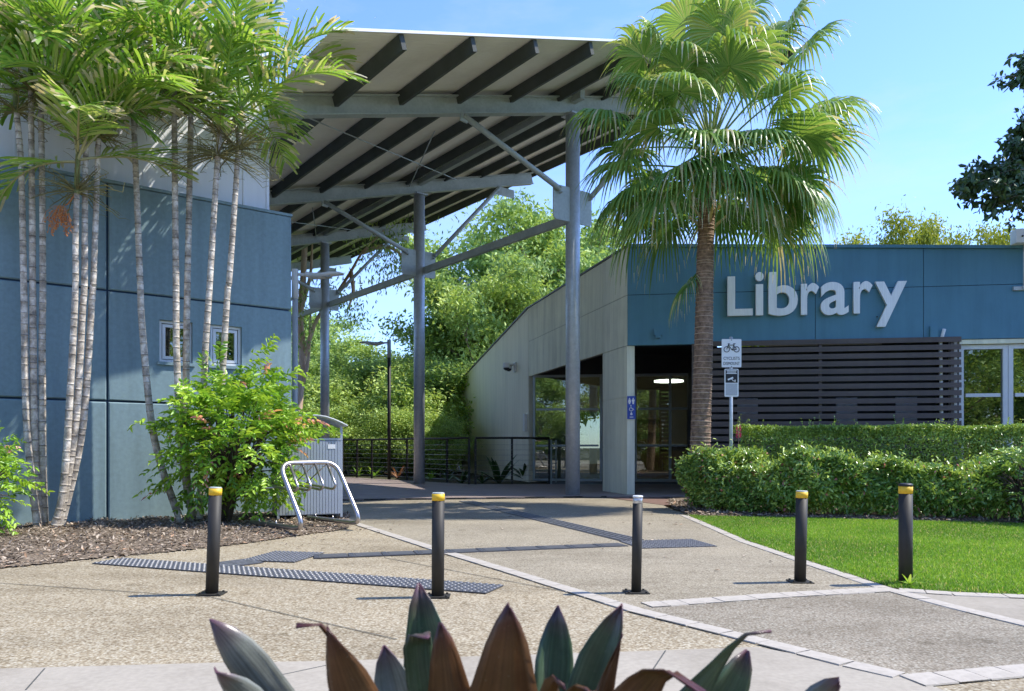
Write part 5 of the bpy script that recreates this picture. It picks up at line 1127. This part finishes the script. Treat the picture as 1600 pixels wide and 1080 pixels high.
# dark overhanging tree, right edge
dk = thing('dark_tree', 'dark leafed tree reaching in from the right frame edge', 'tree', (12.2, 14.2, -.02)); mb = MB()
mb.tube(smooth_path([(12.2, 14.2, 0), (12.1, 14.1, 3), (12.3, 14.2, 6), (12.1, 14.2, 9)], 5), [.22-.008*i for i in range(16)], 10)
rng = np.random.default_rng(88); PPs = []
for (a, b, e, n_) in ((1515, 292, .30, 330), (1550, 275, .34, 420), (1585, 290, .34, 420), (1560, 318, .22, 200), (1600, 255, .3, 300), (1590, 225, .22, 220), (1602, 200, .26, 260), (1598, 120, .2, 200), (1612, 100, .28, 260), (1640, 200, .5, 500), (1620, 320, .4, 300), (1650, 90, .5, 500)):
    c = np.array(P(a, b, 13.4))
    for q in range(max(6, n_//22)):
        e2 = c+rng.normal(size=3)*e*np.array([.8, .9, .55]); k_ = 20; tt = rng.random(k_)[:, None]; PPs.append(c+(e2-c)*(.35+.7*tt)+rng.normal(size=(k_, 3))*.05)
        mb.tube([tuple(c), tuple(c+(e2-c)*.5+np.array([0, 0, .05])), tuple(e2)], [.010, .007, .003], 4, 0, False)
    mb.tube(bez((12.15, 14.2, max(3, c[2]-1.2)), (11.0, 14.0, c[2]-.5), (c[0]+.7, 13.6, c[2]+.1), tuple(c), 8), [.06, .05, .045, .04, .03, .025, .018, .012, .006], 6)
mb.build('trunk', M['bark'], dk, world=True); PP = np.concatenate(PPs); n = len(PP)
fo = link('crown', leaves('crown', PP-np.array(dk.location), nrm(rng.normal(size=(n, 3))+np.array([0, 0, -.7])), rng.normal(size=(n, 3)), rng.uniform(.09, .17, n), .065, rng.random(n), M['darkleaf'], True, .15, .15), dk); fo['kind'] = 'stuff'
# trees across the road behind the viewer (seen mirrored in the glazing)
for i, (x, y, h) in enumerate(((14, -9, 13), (21, -14, 15), (7, -14, 14), (27, -9, 14), (-2, -16, 14), (18, -20, 17), (10, -22, 17), (-8, -14, 13), (-14, -19, 15), (3, -19, 15), (-20, -15, 14), (-5, -24, 17))):
    t = thing('gum_tree', 'gum tree across the street, mirrored in the library glass', 'tree', (x, y, -.05), i*1.1, 'trees mirrored in the glazing'); h *= .62; t.scale = (h/10*1.3,)*2+(h/10,)
    link('trunk', TV[i % 3][0], t); link('crown', TV[i % 3][1], t)['kind'] = 'stuff'

for i in range(14):  # bush row added out of view to cover bright sky in the glass reflections
    t = thing('understorey_bush', 'unseen bush added behind the viewer, covering bright sky in the library glass', 'bush', (-22+i*3.6, -19-(i % 3)*2.5, -.05), i*.9, 'bushes mirrored in the glazing'); t.scale = (2.6, 2.2, 1.3)
    link('trunk', UV[i % 2][0], t); link('crown', UV[i % 2][1], t)['kind'] = 'stuff'

# ================================================================== BROMELIAD
bro = thing('bromeliad', 'large bromeliad rosette with green and wine red strap leaves in the foreground', 'plant', (0, 1.12, .03))
def bleaf(tip, low, d, wpx, mat, hook=0, seed=0, acum=.25, back=False):
    """tip, low: pixels of the leaf tip and of its axis at the bottom of the frame; d: distance; wpx: full width in px"""
    rng = random.Random(seed); T = P(*tip, d); Lw = P(low[0], 1080, d+ (1.12-d)*.25); b = Vector((rng.uniform(-.05, .05), 1.12+rng.uniform(-.04, .04), .06))
    dr = (T-Lw).normalized(); ctrl = Lw-dr*.12
    path = bez(b, b+Vector((ctrl.x*.35, 0, .22)), ctrl, T, 26); n = len(path); wd = wpx/F*d
    bl = .0 if acum > .3 else (.16 if mat != 'bro_red' else .06)
    toC = Vector((0, -1, 0)) if not back else Vector((0, 1, 0)); V = []; Q = []; vv = []; uu = []; m = 6
    for i, p in enumerate(path):
        t = i/(n-1); tg = (path[min(n-1, i+1)]-path[max(0, i-1)]).normalized(); s = tg.cross(Vector((0, 1, 0))); s = s.normalized(); nn = s.cross(tg)
        e = max(0, (1-t)/(.04+acum*.85)); wv = wd*(1.0 if e >= 1 else max(.02, bl+(1-bl)*(1-(1-e)**1.6)) if i < n-1 else .12*bl+.02)*(1.1-.15*t)*(1+.035*math.sin(t*40+seed)*(t > .6))
        hk = hook*max(0, (t-.93)/.07)**2
        for j in range(m+1):
            a = j/m*2-1; q = p+s*(a*wv/2)+nn*((abs(a)**1.3-.4)*wv*(.13 if d < 1.1 else -.24))+nn*(.006*math.sin(t*23+seed+a*2)*(abs(a) > .6))
            if hk: q = q+Vector((hk*.02, -.02*abs(hk), -.035*abs(hk)))
            V.append(q); vv.append(t); uu.append(a*.5+seed)
    for i in range(n-1):
        for j in range(m): k = i*(m+1)+j; Q.append((k, k+1, k+m+2, k+m+1))
    me = bpy.data.meshes.new('leaf'); inv = mx(bro).inverted(); me.from_pydata([tuple(inv @ v) for v in V], [], Q); me.materials.append(M[mat]); me.polygons.foreach_set('use_smooth', [True]*len(Q))
    add_v(me, vv); a = me.attributes.new('u', 'FLOAT', 'POINT'); a.data.foreach_set('value', np.asarray(uu, dtype=np.float32))
    o = link('leaf', me, bro); sm_ = o.modifiers.new('s', 'SOLIDIFY'); sm_.thickness = .0016; return o
bleaf((328, 968), (430, 0), 1.05, 66, 'bro_silver', 0, 1, .10)
bleaf((336, 1046), (375, 0), 1.0, 50, 'bro_silver', 0, 2, .10)
bleaf((512, 978), (548, 0), .92, 92, 'bro_red', 0, 3, .22)
bleaf((489, 936), (560, 0), .93, 20, 'bro_red', -.8, 33, .4)
bleaf((600, 1008), (618, 0), 1.15, 62, 'bro_silver', 0, 4, .07)
bleaf((654, 911), (678, 0), 1.22, 92, 'bro_green', 0, 5, .17)
bleaf((650, 950), (650, 0), 1.05, 50, 'bro_green', 1, 6, .05)
bleaf((688, 974), (702, 0), .98, 80, 'bro_red', 0, 7, .18)
bleaf((796, 946), (786, 0), .92, 138, 'bro_red', 0, 8, .24)
bleaf((872, 946), (864, 0), 1.2, 62, 'bro_green', 0, 9, .10)
bleaf((972, 943), (905, 0), 1.12, 66, 'bro_green', 0, 10, .12)
bleaf((972, 990), (945, 0), 1.05, 30, 'bro_red', 0, 11, .2)
bleaf((1062, 1018), (985, 0), .9, 66, 'bro_red', 1.2, 12, .12)
bleaf((1186, 958), (1082, 0), 1.0, 64, 'bro_green', .6, 13, .42)
bleaf((1168, 1016), (1140, 0), 1.15, 74, 'bro_green', 0, 14, .12)
bleaf((1312, 1064), (1285, 0), 1.0, 52, 'bro_silver', 0, 15, .12)
bleaf((868, 1044), (858, 0), .85, 34, 'bro_red', .5, 16, .14)
bleaf((925, 1062), (905, 0), .82, 56, 'bro_red', .8, 17, .14)
# hidden lower leaves complete the rosette
for k in range(14):
    a = k*2.4; dd = Vector((math.cos(a), math.sin(a), 0)); pts = bez((0, 0, .03), dd*.1+Vector((0, 0, .3)), dd*.34+Vector((0, 0, .48)), dd*.46+Vector((0, 0, .42)), 14); s = Vector((-dd.y, dd.x, 0)); st = Strips()
    wv = [.04*min(1, (15-i)/4) for i in range(15)]; me = MB().add([q for p, w_ in zip(pts, wv) for q in (p-s*w_+Vector((0, 0, .015)), p, p+s*w_+Vector((0, 0, .015)))], [(3*i+j, 3*i+j+1, 3*i+j+4, 3*i+j+3) for i in range(14) for j in range(2)], 0, True).mesh('leaf', M['bro_green'])
    add_v(me, [i/14 for i in range(15) for _ in range(3)]); ua = me.attributes.new('u', 'FLOAT', 'POINT'); ua.data.foreach_set('value', [k+j*.4 for i in range(15) for j in range(3)]); link('leaf', me, bro)
